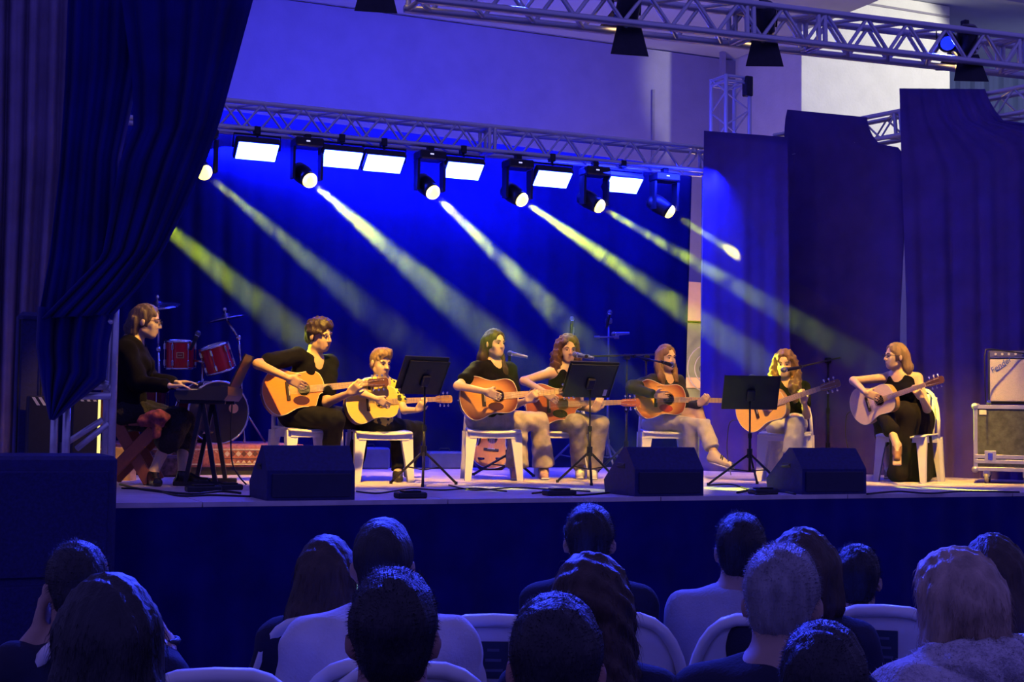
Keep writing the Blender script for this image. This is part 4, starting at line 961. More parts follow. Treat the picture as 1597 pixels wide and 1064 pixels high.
lapc = mat('red_shawl', (.24, .05, .055), .8, var=.7, scale=22, bump=.5, bscale=40)
kk = P(246, 650, 10.45) - UP * .05
sdfobj('shawl', [ell(kk + UP * .05, (.08, .09, .05), F.TA), cap(kk + UP * .03, kk + F.rt * .05 - UP * .09, .045, .03), cap(kk + UP * .02 - F.fwd * .10, kk + UP * .03, .045, .05)], lapc, F.T, .010, .03, disp=wav(.007, 60, 60, 60, .4))
wear_shoes(F, mat('black_leather', (.012, .012, .02), .25), None, .008)
hair(F, 'long', H_grey, [[(-.0, -.08, .03, .06), (0, -.11, -.05, .055), (.0, -.125, -.10, .035)], [(.06, -.07, .0, .035), (.06, -.09, -.09, .03)], [(-.06, -.07, .0, .035), (-.06, -.09, -.09, .03)]], amp=.006)
gl = mat('glasses_frame', (.05, .03, .03), .3)
def glasses(F, name='glasses'):
    L = F.L
    g = None
    for e in (-1, 1):
        o = MB().tube([L(e * .033 + .024 * math.cos(t), .103, .004 + .017 * math.sin(t)) for t in np.linspace(0, 2 * pi, 15)[:-1]], .0018, 5, closed=True).build('glasses_rim', gl, F.T, True)
        MB().tube([L(e * .057, .1, .01), L(e * .08, .05, .012), L(e * .083, -.02, .008)], .0018, 5).build('glasses_temple', gl, F.T, True)
    MB().tube([L(-.01, .108, .008), L(0, .112, .01), L(.01, .108, .008)], .0018, 5).build('glasses_bridge', gl, F.T, True)
glasses(F)

# young man with the orange cutaway guitar
F = figure('young man in a black shirt playing an orange cutaway guitar', 11.5, 1.07, 'm', (470, 645), (489, 566), (499, 523), (52, 12, 6), R(35), ((464, 556), (514, 566)),
           ((402, 568), (510, 628)), ((450, 590, -.47), (546, 613, -.36)), ((477, 604, -.42), (563, 596, -.42)), (.5, 1.25), ((522, 655), (566, 655)), ((512, 752, 530, 762), (553, 749, 576, 756)),
           skin=(.56, .35, .22), hs=1.05)
wear_top(F, blackT, .72, .016, 'shirt'); wear_pants(F, darkP)
for e in (-1, 1): sdfobj('collar', [cap(F.nk + F.TA[0] * e * .035 + F.TA[2] * .03 - F.TA[1] * .04, F.nk + F.TA[0] * e * .06 + F.TA[1] * .06 - F.TA[2] * .04, .018, .016)], blackT, F.T, .008)
hair(F, 'curlyshort', H_dark, ph=1.)
m_or = wood('orange_spruce', (.80, .26, .04)); M_pgd = mat('dark_pickguard', (.07, .025, .015), .2)
guitar('orange cutaway acoustic guitar with dark pickguard held by the young man', P(409, 614, 11.5 - .30), (573, 598), 11.5, 1.0, m_or, None, M_pgd, True)
plastic_chair('white plastic chair under the young man with the orange guitar', tuple(np.append((F.pel + _R0 * .04)[:2], ST)), facing(F.pel, R(22)))

# boy with the yellow guitar
F = figure('fair haired boy in a yellow patterned shirt playing a pale yellow guitar', 11.75, .86, 'm', (584, 664), (596, 594), (594, 566), (35, 14, 0), R(30), ((576, 602), (614, 603)),
           ((566, 614), (631, 640)), ((588, 622, -.36), (652, 640, -.30)), ((604, 632, -.33), (660, 626, -.34)), (.5, 1.25), ((620, 668), (652, 669)), ((620, 751, 631, 757), (637, 744, 648, 750)),
           skin=(.64, .44, .30), hs=.94)
yel = mat('yellow_print_shirt', (.75, .55, .08), .8, var=.1)
nt = yel.node_tree; vo = nt.nodes.new('ShaderNodeTexVoronoi'); vo.inputs['Scale'].default_value = 26; rp = nt.nodes.new('ShaderNodeValToRGB'); rp.color_ramp.interpolation = 'CONSTANT'
rp.color_ramp.elements[0].color = (.02, .02, .03, 1); rp.color_ramp.elements[1].position = .42; rp.color_ramp.elements[1].color = (.8, .6, .08, 1)
tc = [n for n in nt.nodes if n.bl_idname == 'ShaderNodeTexCoord'][0]; mx = [n for n in nt.nodes if n.bl_idname == 'ShaderNodeMix'][0]
nt.links.new(tc.outputs['Object'], vo.inputs['Vector']); nt.links.new(vo.outputs['Distance'], rp.inputs[0]); nt.links.new(rp.outputs[0], mx.inputs[6])
wear_top(F, yel, .6, .013, 'shirt'); wear_pants(F, darkP)
wear_shoes(F, mat('dark_boot', (.02, .018, .02), .5), None, .010, 'boot')
hair(F, 'short', H_blond, [[(-.03, .07, .09, .03), (.03, .07, .085, .028)]], amp=.005, ph=.5)
m_ye = wood('pale_spruce', (.78, .52, .12))
guitar('pale yellow acoustic guitar on the lap of the boy', P(540, 630, 11.75 - .26), (679, 623), 11.75, .90, m_ye, wood('maple_side', (.45, .24, .08)), None, False, board=(.55, .36, .14))
plastic_chair('white plastic chair under the boy', tuple(np.append((F.pel + _R0 * .04)[:2], ST)), facing(F.pel, R(12)), seat=.42)

# singer with long straight hair
F = figure('long haired woman in a black printed t-shirt singing with a sunburst guitar', 12.3, 1.0, 'f', (760, 655), (770, 566), (772, 536), (42, 4, 0), R(32), ((744, 576), (794, 577)),
           ((714, 602), (804, 631)), ((758, 611, -.42), (822, 625, -.36)), ((778, 619, -.38), (838, 611, -.40)), (.5, 1.25), ((808, 662), (841, 657)), ((806, 748, 794, 757), (848, 747, 858, 755)),
           skin=(.62, .42, .30), hs=.97)
wear_top(F, blackT, .62, .015, 'shirt'); wear_pants(F, denim, .02, .035)
pr_ = mat('shirt_print', (.55, .5, .5), .7); c = F.pel * .36 + F.nk * .64 + F.TA[1] * .165 + F.TA[2] * .02
for k, (dx, dz, w) in enumerate(((-.035, .02, .03), (.0, .0, .04), (.03, -.025, .03))): sdfobj('print', [ell(c - F.TA[0] * dx + F.TA[2] * dz, (w, .012, .012), F.TA)], pr_, F.T, .006)
wear_shoes(F, mat('pink_canvas', (.70, .42, .34), .7), mat('white_rubber', (.75, .7, .62), .5), .008)
hair(F, 'long', H_dark, [[(.06, -.05, .02, .045), (.075, -.075, -.12, .045), (.10, -.10, -.24, .04), (.12, -.09, -.33, .02)], [(.0, -.09, .0, .055), (.02, -.12, -.16, .055), (.04, -.13, -.32, .03)], [(-.06, -.03, .02, .035), (-.07, -.0, -.12, .032), (-.075, .045, -.24, .03), (-.07, .06, -.32, .015)]])
m_sb = wood('sunburst_spruce', (.72, .32, .07), burst=(.12, .025, .012))
guitar('glossy sunburst guitar catching a lamp glint, held by the long haired singer', P(717, 623, 12.3 - .30), (871, 611), 12.3, 1.0, m_sb, None, M_pgd, False, board=(.50, .31, .14))
plastic_chair('white plastic chair under the long haired singer', tuple(np.append((F.pel + _R0 * .04)[:2], ST)), facing(F.pel, R(6)))

# curly haired singer with the red-brown guitar
F = figure('curly haired woman in a black tank top singing with a reddish brown guitar', 12.9, 1.0, 'f', (872, 657), (884, 573), (886, 545), (14, 10, 0), R(22), ((860, 581), (899, 581)),
           ((817, 594), (905, 634)), ((850, 612, -.42), (928, 640, -.36)), ((864, 622, -.40), (935, 624, -.39)), (.5, 1.25), ((899, 659), (936, 662)), ((905, 746, 900, 756), (924, 747, 933, 757)),
           skin=(.60, .40, .28), hs=.97)
wear_top(F, blackT, 0, .012, 'tank_top', tank=True, neck=.07); wear_pants(F, denim2, .016, .02)
wear_shoes(F, mat('white_sneaker', (.70, .68, .62), .6), mat('white_rubber', (.75, .7, .62), .5), .009)
hair(F, 'curly', H_brown, [[(.07, -.02, .04, .05), (.095, -.02, -.06, .055), (.11, -.0, -.15, .045), (.10, .02, -.21, .02)], [(-.06, -.02, .04, .045), (-.08, -.0, -.06, .042), (-.075, .05, -.17, .035), (-.06, .07, -.24, .018)], [(0, -.09, .02, .07), (0, -.11, -.12, .07)]])
m_mh = wood('red_mahogany', (.36, .10, .05))
guitar('reddish brown cutaway guitar held by the curly haired singer behind a music stand', P(820, 632, 12.9 - .30), (968, 628), 12.9, 1.0, m_mh, m_mh, mat('black_pickguard', (.015, .012, .012), .2), True)
plastic_chair('white plastic chair under the curly haired singer', tuple(np.append((F.pel + _R0 * .04)[:2], ST)), facing(F.pel, R(6)))

# girl with crossed legs
F = figure('girl in a dark jacket with crossed legs singing over a sunburst guitar', 13.6, .97, 'f', (1030, 662), (1038, 589), (1040, 558), (38, 6, 4), R(28), ((1019, 594), (1058, 595)),
           ((985, 604), (1068, 634)), ((1021, 616, -.40), (1090, 631, -.34)), ((1040, 616, -.38), (1101, 620, -.38)), (.5, 1.25), ((1088, 640), (1077, 659)), ((1113, 706, -.52, 1140, 727, -.66), (1077, 744, 1085, 750)),
           skin=(.64, .42, .28), hs=.97)
wear_top(F, mat('charcoal_jacket', (.016, .016, .02), .8, bump=.3, bscale=200), 1., .014, 'jacket', long=True, neck=.065); wear_pants(F, cream, .018, .012, .9)
wear_shoes(F, mat('cream_suede', (.70, .55, .32), .7), mat('white_rubber', (.75, .7, .62), .5), .010)
st_ = mat('black_stripe', (.03, .03, .03), .6)
for k in (-.01, .02): MB().tube([F.an[0] * (.55 - k * 3) + F.toe[0] * (.45 + k * 3) + UP * .034 - _F * .032, F.an[0] * (.62 - k * 3) + F.toe[0] * (.38 + k * 3) - UP * .03 - _F * .046], .006, 5).build('shoe_stripe', st_, F.T)
hair(F, 'long', H_light, [[(.06, -.03, .03, .045), (.08, -.02, -.08, .042), (.09, .03, -.19, .035), (.085, .05, -.26, .018)], [(-.06, -.03, .03, .04), (-.075, .0, -.1, .036), (-.08, .05, -.22, .02)], [(0, -.09, .0, .06), (0, -.11, -.18, .05)]], amp=.005)
m_s2 = wood('amber_sunburst', (.85, .42, .08), burst=(.28, .06, .015))
guitar('amber sunburst guitar with red pickguard held by the girl with crossed legs', P(990, 622, 13.6 - .29), (1126, 625), 13.6, .98, m_s2, None, mat('red_pickguard', (.45, .05, .03), .2), False, board=(.62, .40, .14))
plastic_chair('white plastic chair under the girl with crossed legs', tuple(np.append((F.pel + _R0 * .04)[:2], ST)), facing(F.pel, R(8)))

# girl with long curls behind the third music stand
F = figure('girl with very long curls singing into a microphone behind a music stand', 12.85, .92, 'f', (1226, 662), (1226, 597), (1224, 569), (-8, 6, 0), R(-4), ((1203, 605), (1252, 605)),
           ((1176, 640), (1258, 648)), ((1196, 637, -.42), (1254, 628, -.40)), ((1214, 637, -.42), (1251, 611, -.46)), (.5, 1.25), ((1216, 652), (1240, 655)), ((1203, 744, 1198, 754), (1236, 710, -.45, 1226, 728, -.52)),
           skin=(.62, .40, .27), hs=.96)
wear_top(F, blackT, .55, .014, 'shirt'); wear_pants(F, mat('pale_denim', (.55, .54, .45), .85, var=.15, scale=12, bump=.3, bscale=260), .024, .03, .95)
wear_shoes(F, mat('white_sneaker', (.70, .68, .62), .6), MATS['white_rubber'], .009)
hair(F, 'curly', H_light, [[(.07, -.01, .03, .045), (.09, .01, -.08, .045), (.10, .04, -.20, .05), (.09, .05, -.28, .03)], [(-.07, -.01, .03, .045), (-.095, .02, -.08, .05), (-.10, .05, -.20, .055), (-.10, .06, -.32, .03)], [(0, -.09, .0, .06), (0, -.1, -.2, .06)]])
m_am = wood('honey_spruce', (.80, .46, .12))
guitar('honey coloured guitar raised across the girl with very long curls', P(1149, 650, 12.85 - .25), (1279, 606), 12.85, .95, m_am, wood('maple_side', (.45, .24, .08)), None, False, sign=-1, board=(.6, .42, .2), headm=wood('mahogany_neck', (.32, .16, .07)))
plastic_chair('white plastic chair under the girl with very long curls', (F.pel[0], F.pel[1], ST), F.fwd)

# woman in the long skirt at the right
F = figure('barefaced woman in glasses and long black skirt looking towards the others', 13.15, 1.0, 'f', (1418, 655), (1402, 584), (1396, 556), (-62, 2, -4), R(-22), ((1386, 589), (1430, 590)),
           ((1331, 594), (1446, 638)), ((1350, 613, -.44), (1437, 620, -.45)), ((1369, 620, -.42), (1427, 606, -.50)), (.5, 1.25), ((1371, 640), (1374, 632)), ((1386, 746, 1376, 753), (1399, 695, -.55, 1399, 716, -.66)),
           skin=(.66, .44, .29), hs=.98)
F.T['label'] = 'woman in glasses and long black skirt, hair swept back, playing a pale guitar'
wear_top(F, blackT, 0, .012, 'sleeveless_top', tank=True, neck=.075)
skm = mat('black_crepe', (.010, .008, .014), .85, var=.2, scale=12, bump=.3, bscale=160, spec=.15)
sk = [ell(F.pel, np.array([.185, .14, .14]), F.TA)]
for i in (0, 1): sk += [cap(F.hip[i], F.kn[i], .115, .09, .06)]
g0, g1, g2 = fl(1400, 752), fl(1436, 752), fl(1446, 745)
k2 = (F.kn[0] + F.kn[1]) / 2
sk += [cap(F.kn[0], F.kn[0] * .5 + F.an[0] * .5, .085, .075, .05), cap(F.kn[1], F.kn[1] * .4 + F.an[1] * .6, .085, .075, .05), cap(F.hip[1], g1 + UP * .06, .13, .10, .08), cap(F.kn[1] * .4 + F.hip[1] * .6, g0 + UP * .10, .11, .085, .08), cap(F.pel - F.fwd * .02, g2 + UP * .06, .15, .09, .08), cap(g0 + UP * .06, g2 + UP * .05, .07, .07, .06)]
sdfobj('skirt', sk, skm, F.T, .012, .05, disp=wav(.010, 42, 42, 9, .7), planes=[(np.array((0, 0, ST + .006)), (0, 0, -1))])
wear_shoes(F, mat('brown_sandal', (.24, .11, .05), .6), mat('tan_sole', (.55, .36, .24), .7), .004, 'sandal')
hair(F, 'long', H_blond, [[(.04, -.07, .02, .05), (.05, -.11, -.08, .045), (.045, -.13, -.20, .04), (.03, -.12, -.32, .02)], [(-.05, -.07, .02, .045), (-.06, -.10, -.1, .04), (-.05, -.11, -.22, .02)]], amp=.005)
glasses(F)
MB().ell(F.pel * .2 + F.nk * .8 + F.TA[1] * .15 - UP * .08, (.012, .006, .015)).build('pendant', mat('pendant', (.7, .5, .35), .4), F.T, True)
m_pk = wood('pale_pink_spruce', (.85, .62, .50))
guitar('pale guitar with plain soundboard held by the woman in the long skirt', P(1327, 640, 13.15 - .17), (1443, 600), 13.15, .90, m_pk, wood('maple_side', (.45, .24, .08)), None, False, sign=-1, board=(.55, .5, .5), headm=wood('mahogany_head', (.10, .04, .03)))
plastic_chair('white plastic chair under the woman in the long skirt', (F.pel[0], F.pel[1], ST), F.fwd)
# loose hairs on the musicians
for _o in [o for o in list(bpy.data.objects) if o.name.split('.')[0] == 'hair']: strands(_o, 500, .02, .0008, seed=len(_o.name), down=.7)

# ------------------------------------------------------------------ keyboard
kf = facing(P(235, 640, 10.7), R(80)); kl = np.cross(UP, kf)              # player's forward and left
kc = P(318, 612, 10.62) + kl * .30; kz = 1.80; kc[2] = kz - .05; KA = np.array((kf, kl, UP))
T = thing('keyboard', 'long black electronic keyboard under the hands of the woman in a blazer', 'keyboard', (kc[0], kc[1], kc[2] - .06))
prof = [(-.17, -.06), (.17, -.06), (.20, -.02), (.20, .045), (.06, .045), (.0, .02), (-.19, .0), (-.19, -.03)]
MB().prism(prof, kc - kl * .48, kf, UP, kl, .96).build('body', mat('keyboard_shell', (.018, .016, .03), .4, var=.1), T)
wk, bk_ = mat('white_key', (.78, .75, .68), .3), mat('black_key', (.01, .01, .01), .3)
for i in range(36):
    y0 = -.44 + i * .0244; MB().box(kc + kf * -.115 + kl * (y0 + .012) + UP * .017, (.07, .0112, .006), KA).build('white_key', wk, T)
    if i % 7 not in (2, 6): MB().box(kc + kf * -.085 + kl * (y0 + .0244) + UP * .027, (.042, .006, .006), KA).build('black_key', bk_, T)
for i in range(6): MB().cyl(kc + kf * .12 + kl * (-.3 + i * .1) + UP * .045, kc + kf * .12 + kl * (-.3 + i * .1) + UP * .058, .011).build('knob', M_blk, T)
rs = MB().box(kc + kf * .245 + kl * -.05 + UP * .16, (.006, .30, .15), np.array((rot(kf, kl, .42), kl, rot(UP, kl, .42)))).build('music_rest', M_blkm, T)
o = MB().box(kc + kf * .228 + kl * -.08 + UP * .15, (.004, .16, .13), np.array((rot(kf, kl, .42), kl, rot(UP, kl, .42)))).build('sheet_music', mat('paper', (.82, .78, .62), .8)); tag(o, 'sheet of yellowish music paper propped on the keyboard rest', 'sheet music')
S = thing('keyboard_stand', 'black stand of two splayed legs pairs carrying the keyboard', 'stand', (kc[0], kc[1], ST))
for sgn, dd in ((-1, -.36), (1, .22)):
    top = kc + kl * dd - UP * .06
    for e in (-1, 1):
        ft = top + kf * e * .11; ft[2] = ST + .03; MB().box((top + ft) / 2, (.016, .022, np.linalg.norm(ft - top) / 2), np.array((nrm(np.cross(kl, ft - top)), kl, nrm(ft - top)))).build('leg', M_blkm, S)
    b = top.copy(); b[2] = ST + .018; MB().bbox(b, (.2, .022, .018), .006, KA).build('foot_bar', M_blkm, S)
    MB().bbox(top + UP * -.012, (.17, .025, .014), .004, KA).build('support_arm', M_blkm, S)
MB().cyl(kc - kl * .36 - UP * .30, kc + kl * .22 - UP * .30, .012).build('cross_tube', M_blkm, S)
# wooden folding chair
red = wood('red_brown_wood', (.34, .11, .05), rough=.45)
C = thing('folding_chair', 'red brown wooden folding chair with crossed legs under the keyboard player', 'chair', (P(205, 700, 10.75)[0], P(205, 700, 10.75)[1], ST))
cc = P(208, 700, 10.72); cc[2] = 0
for sd in (-.21, .21):
    o_ = cc + kl * (sd + .02)
    def pt(f, z): return o_ + kf * f + UP * (ST + z)
    for (a, b, off) in (((-.15, .55), (.16, .02), 0), ((.22, .45), (-.18, .02), .028)):
        A_, B_ = pt(*a), pt(*b); ax = nrm(B_ - A_); MB().bbox((A_ + B_) / 2 + kl * off * (1 if sd > 0 else -1), (np.linalg.norm(B_ - A_) / 2, .045, .012), .004, np.array((ax, np.cross(kl, ax), kl))).build('leg', red, C)
    MB().bbox(o_ - kf * .19 + UP * (ST + .66), (.02, .018, .24), .005, KA).build('back_post', red, C)
for i in range(5): MB().bbox(cc + kl * .02 + kf * (-.14 + i * .085) + UP * (ST + .452), (.036, .22, .010), .004, KA).build('seat_slat', red, C)
for i in range(3): MB().bbox(cc + kl * .02 - kf * .20 + UP * (ST + .68 + i * .09), (.009, .22, .032), .004, KA).build('back_slat', red, C)

# ------------------------------------------------------------------ drum riser, rug and kit
rz0 = fl(350, 741); rY = rz0[1]
rx0, rx1 = fl(120, 741)[0], fl(468, 737)[0]
o = slab('drum_riser', rx0, rx1, rY + .02, rY + 1.6, ST, ST + .25, M_blk, None); tag(o, 'low black riser under the drum kit', 'platform')
rug_m = mat('rug_wool', (.42, .14, .10), .95, var=.3, scale=40, bump=.5, bscale=200)
rug = thing('rug', 'red patterned rug lying on the drum riser and hanging over its front', 'rug', (rx0 + 1, rY + .5, ST + .25))
G = []
for (y, z) in ((rY + 1.4, ST + .262), (rY + .9, ST + .263), (rY + .4, ST + .262), (rY + .06, ST + .262), (rY + .005, ST + .255), (rY - .008, ST + .22), (rY - .012, ST + .15), (rY - .010, ST + .07)):
    G.append([(x, y + .004 * math.sin(x * 9), z) for x in np.linspace(rx0 + .12, rx1 - .1, 40)])
m = MB(); m.grid(G); m.build('pile', rug_m, rug, True, solid=.008)
cr_ = mat('rug_cream', (.62, .50, .38), .95, var=.2, scale=60); dk_ = mat('rug_dark', (.12, .05, .07), .95)
for (z, h, mm) in ((ST + .225, .006, cr_), (ST + .145, .004, dk_), (ST + .095, .006, cr_)): MB().box(((rx0 + rx1) / 2 + .01, rY - .018, z), ((rx1 - rx0) / 2 - .13, .004, h)).build('border_band', mm, rug)
n_ = 34
for i in range(n_):
    x = rx0 + .2 + (rx1 - rx0 - .4) * i / (n_ - 1)
    MB().prism([(-.025, 0), (0, .026), (.025, 0), (0, -.026)], (x, rY - .014, ST + .187), (1, 0, 0), (0, 0, 1), (0, -1, 0), .006).build('rug_motif', cr_ if i % 2 else dk_, rug)
    MB().prism([(-.02, 0), (0, .022), (.02, 0)], (x, rY - .012, ST + .108), (1, 0, 0), (0, 0, 1), (0, -1, 0), .006).build('rug_motif', cr_, rug)
redl = mat('red_lacquer', (.62, .02, .03), .12, var=.15, scale=4); skin_d = mat('drum_head', (.75, .73, .70), .5)
ZR = ST + .26
def drum(label, c, axis, r, h, m=redl, lugs=6, plate=False, name='tom_drum', dark=False):
    c = np.asarray(c, float); A = frame(axis); T = thing(name, label, 'drum', tuple(c), group='drums of the red kit')
    MB().lathe([(r, -h / 2), (r, h / 2)], 28, c, A, cap=False).build('shell', m, T, True)
    for e in (-1, 1):
        MB().tube([c + A[0] * (r + .006) * math.cos(t) + A[1] * (r + .006) * math.sin(t) + A[2] * e * h / 2 for t in np.linspace(0, 2 * pi, 29)[:-1]], .011, 6, closed=True).build('hoop', M_chrome, T, True)
        MB().lathe([(r, 0), (.001, .0)], 28, c + A[2] * e * (h / 2 + .002), A, cap=False).build('drum_head', M_blk if dark else skin_d, T)
    for k in range(lugs):
        t = 2 * pi * k / lugs + .35; dr = A[0] * math.cos(t) + A[1] * math.sin(t); q = c + dr * (r + .012)
        for e in (-1, 1): MB().bbox(q + A[2] * e * h * .3, (.012, .012, .028), .006, np.array((dr, np.cross(A[2], dr), A[2]))).build('lug', M_chrome, T)
        MB().cyl(q + dr * .004 - A[2] * h / 2, q + dr * .004 + A[2] * h / 2, .004, n=6).build('tension_rod', M_chrome, T)
    if plate:
        f = -nrm(c - CAM); f = nrm(f - A[2] * np.dot(f, A[2])); q = c + f * (r + .002); lx = np.cross(A[2], f)
        pl = MB().bbox(q, (.034, .028, .003), .002, np.array((lx, A[2], f))).build('badge', mat('badge_gold', (.75, .55, .22), .3, .6), T)
        MB().bbox(q + f * .002, (.026, .020, .003), .002, np.array((lx, A[2], f))).build('badge_field', mat('badge_red', (.35, .02, .02), .3), pl)
        MB().box(q + f * .005, (.017, .0035, .001), np.array((lx, A[2], f))).build('badge_print', MATS['badge_gold'], pl)
    return T
ax1 = nrm(UP + -_F * .10)
drum('red rack tom with a small gold badge behind the keyboard player', P(281, 553, 13.1), ax1, .125, .25, plate=True)
drum('red rack tom tilted beside the badge tom', P(339, 559, 13.05), nrm(UP * .94 + _RC * -.28 + -_F * .2), .125, .24)
bc = P(330, 652, 13.0); bc[2] = ZR + .29
drum('dark bass drum facing the hall on the rug', bc, nrm(-facing(bc, R(20))), .28, .36, mat('dark_red_lacquer', (.10, .01, .02), .2), 8, name='bass_drum', dark=True)
fdir = facing(bc, R(20)); MB().lathe([(.001, 0), (.045, 0), (.045, .006), (.001, .008)], 18, bc + fdir * .19 + np.array((.12, -.05, .04)), frame(fdir)).build('port_ring', mat('port_orange', (.75, .42, .16), .5), bpy.data.objects['bass_drum'])
drum('dark floor tom at the side of the bass drum', P(225, 625, 13.1), UP, .2, .35, MATS['dark_red_lacquer'], name='floor_tom')
brass = mat('cymbal_bronze', (.35, .33, .42), .22, .9, var=.2, scale=30)
def cymbal(label, c, n, r, base, kinks=()):
    c = np.asarray(c, float); A = frame(n); T = thing('cymbal_stand', label, 'cymbal', tuple(base), group='cymbals of the red kit')
    MB().lathe([(.008, .035), (.03, .03), (.05, .008), (r * .7, -.008), (r, -.022), (r, -.026), (r * .7, -.013), (.05, .002), (.01, .026)], 32, c, A, cap=False).build('cymbal', brass, T, True)
    MB().cyl(c - A[2] * .04, c + A[2] * .07, .006, n=8).build('spindle', M_chrome, T); MB().lathe([(.014, .05), (.02, .065), (.014, .085)], 10, c, A).build('wing_nut', M_chrome, T)
    pts = [c - A[2] * .04] + [np.asarray(k, float) for k in kinks] + [np.asarray(base, float) + UP * .35]
    for a, b in zip(pts[:-1], pts[1:]): MB().cyl(a, b, .011, n=8).build('tube', M_chrome, T, True)
    for k in pts[1:-1]: MB().ell(k, (.026, .026, .03)).build('joint', M_chrome, T, True)
    for k in range(3):
        t = .4 + 2 * pi * k / 3; MB().cyl(np.asarray(base) + UP * .35, np.asarray(base) + np.array((math.cos(t) * .28, math.sin(t) * .28, .01)), .010, n=8).build('leg', M_chrome, T, True)
    return T
b1 = P(248, 700, 13.5); b1[2] = ZR
cymbal('wide bluish cymbal behind the head of the keyboard player', P(246, 474, 13.5), nrm(UP + -_F * .25 + _RC * -.05), .21, b1, (P(247, 545, 13.5),))
b2 = P(376, 700, 13.3); b2[2] = ZR
cymbal('tilted cymbal on a chrome boom stand above the red toms', P(353, 494, 13.3), nrm(UP + _RC * -.22 + -_F * .06), .20, b2, (P(372, 527, 13.3), P(376, 575, 13.3)))
for (u, v, lb) in ((352, 515, 'small microphone clipped above the tilted tom'), ):
    microphone(lb, P(309, 520, 13.0), P(302, 535, 13.0))
T = thing('drum_hardware', 'chrome tom holder standing between the two red toms', 'stand', tuple(np.append(P(316, 690, 13.1)[:2], ZR)))
MB().cyl(np.append(P(316, 690, 13.1)[:2], ZR), P(316, 560, 13.1), .013).build('post', M_chrome, T, True); MB().cyl(P(298, 562, 13.1), P(326, 566, 13.05), .011).build('cross_tube', M_chrome, T, True)
for k in range(3):
    t = .8 + 2 * pi * k / 3; q = np.append(P(316, 690, 13.1)[:2], ZR); MB().cyl(q + UP * .25, q + np.array((math.cos(t) * .22, math.sin(t) * .22, .01)), .010, n=8).build('leg', M_chrome, T, True)
# small things at the left behind the keyboard player
o = MB().lathe([(.13, 0), (.13, .26)], 6, np.append(P(187, 720, 11.3)[:2], ST)).build('stool_pouf', mat('brown_leather', (.32, .18, .15), .6, var=.4, scale=12)); tag(o, 'six sided leather pouf behind the crossed chair legs', 'pouf')
o = MB().bbox(P(257, 727, 12.0) * np.array((1, 1, 0)) + UP * (ST + .09), (.16, .12, .09), .02).build('equipment_bag', mat('brown_canvas', (.12, .07, .07), .9, var=.6, scale=30)); tag(o, 'dark patterned bag on the stage floor behind the keyboard player', 'bag')
for (u, v, w, h, lb) in ((575, 707, .16, .11, 'low box lit blue at the foot of the backdrop near the young man'), (693, 710, .17, .09, 'low box lit blue at the foot of the backdrop beside the boy')):
    q = P(u, v, 15.6); q = aty(u, v, YD - .25); bx = thing('equipment_box', lb, 'box', (q[0], q[1], ST), group='low boxes before the backdrop')
    MB().bbox((q[0], q[1], ST + h), (w * 1.2, .12, h), .02).build('case', mat('blue_grey_case', (.10, .12, .22), .6), bx); MB().tube([(q[0] - .06, q[1], ST + 2 * h), (q[0] - .05, q[1], ST + 2 * h + .03), (q[0] + .05, q[1], ST + 2 * h + .03), (q[0] + .06, q[1], ST + 2 * h)], .008, 6).build('handle', M_blk, bx)  # blue light on the dark boxes is put into the case colour
# orange guitar lying behind the long haired singer
gq = P(763, 730, 14.4)
guitar('orange guitar standing on the floor behind the chair of the long haired singer', np.array((gq[0], gq[1], ST + .02)), (775, 615), 14.3, 1.0, m_or, None, None, False, group='spare instruments')
gs_ = thing('guitar_stand', 'small black stand holding the spare orange guitar', 'stand', (gq[0], gq[1] + .12, ST))
for e in (-1, 1):
    MB().tube([(gq[0], gq[1] + .14, ST + .45), (gq[0] + e * .14, gq[1] + .16, ST + .01)], .012, 6).build('leg', M_blkm, gs_); MB().tube([(gq[0] + e * .08, gq[1] + .14, ST + .12), (gq[0] + e * .09, gq[1] - .06, ST + .12)], .012, 6).build('cradle_arm', M_blkm, gs_)

# ------------------------------------------------------------------ stands and microphones
def at_base(u, v): return fl(u, v)
b = at_base(792, 742); mic_stand('straight black microphone stand in front of the long haired singer', b, P(797, 560, depth(b))[2], None, leg=.33, ph=.9, hub=.2)
dq = depth(b); microphone('grey microphone pointing at the long haired singer', P(795, 551, dq), P(822, 557, dq), body=mat('grey_mic', (.3, .3, .36), .3, .7))
b = at_base(976, 738); zt_ = P(977, 556, depth(b))[2]; dq = depth(b)
mic_stand('tall boom stand beside the curly haired singer', b, zt_, (P(916, 556, 12.35), P(1022, 553, dq + .1)), leg=.3, ph=.2)
microphone('blue grey microphone at the mouth of the curly haired singer', P(897, 553, 12.38), P(918, 557, 12.35), body=mat('blue_mic', (.08, .1, .3), .3, .6))
b = at_base(1006, 742); dq = depth(b)
mic_stand('boom stand reaching over to the girl with crossed legs', b, P(1007, 558, dq)[2], (P(1036, 566, 12.95), P(990, 556, dq - .05)), leg=.3, ph=.7)
microphone('black microphone at the mouth of the girl with crossed legs', P(1049, 570, 13.05), P(1034, 565, 12.95))
b = at_base(1291, 738); dq = depth(b)
mic_stand('boom stand with a folded arm between the two girls at the right', b, P(1293, 562, dq)[2], (P(1249, 572, 12.5), P(1310, 558, dq + .05)), leg=.3, ph=.5)
microphone('dark microphone before the mouth of the girl with very long curls', P(1222, 577, 12.36), P(1236, 575, 12.4))
grey_st = mat('grey_metal', (.12, .12, .2), .4, .6)
b = at_base(947, 732); dq = depth(b)
mic_stand('unused microphone stand with a cross bar by the backdrop', b, P(948, 500, dq)[2], (P(931, 526, dq), P(958, 526, dq)), leg=.28, m=grey_st)
microphone('microphone upright on the unused stand with a cross bar', P(951, 487, dq), P(947, 505, dq)); microphone('blue microphone lying level above the girl in the dark jacket', P(957, 521, dq - .1), P(975, 520, dq - .1), body=MATS['blue_mic'])
b = at_base(891, 731); dq = depth(b)
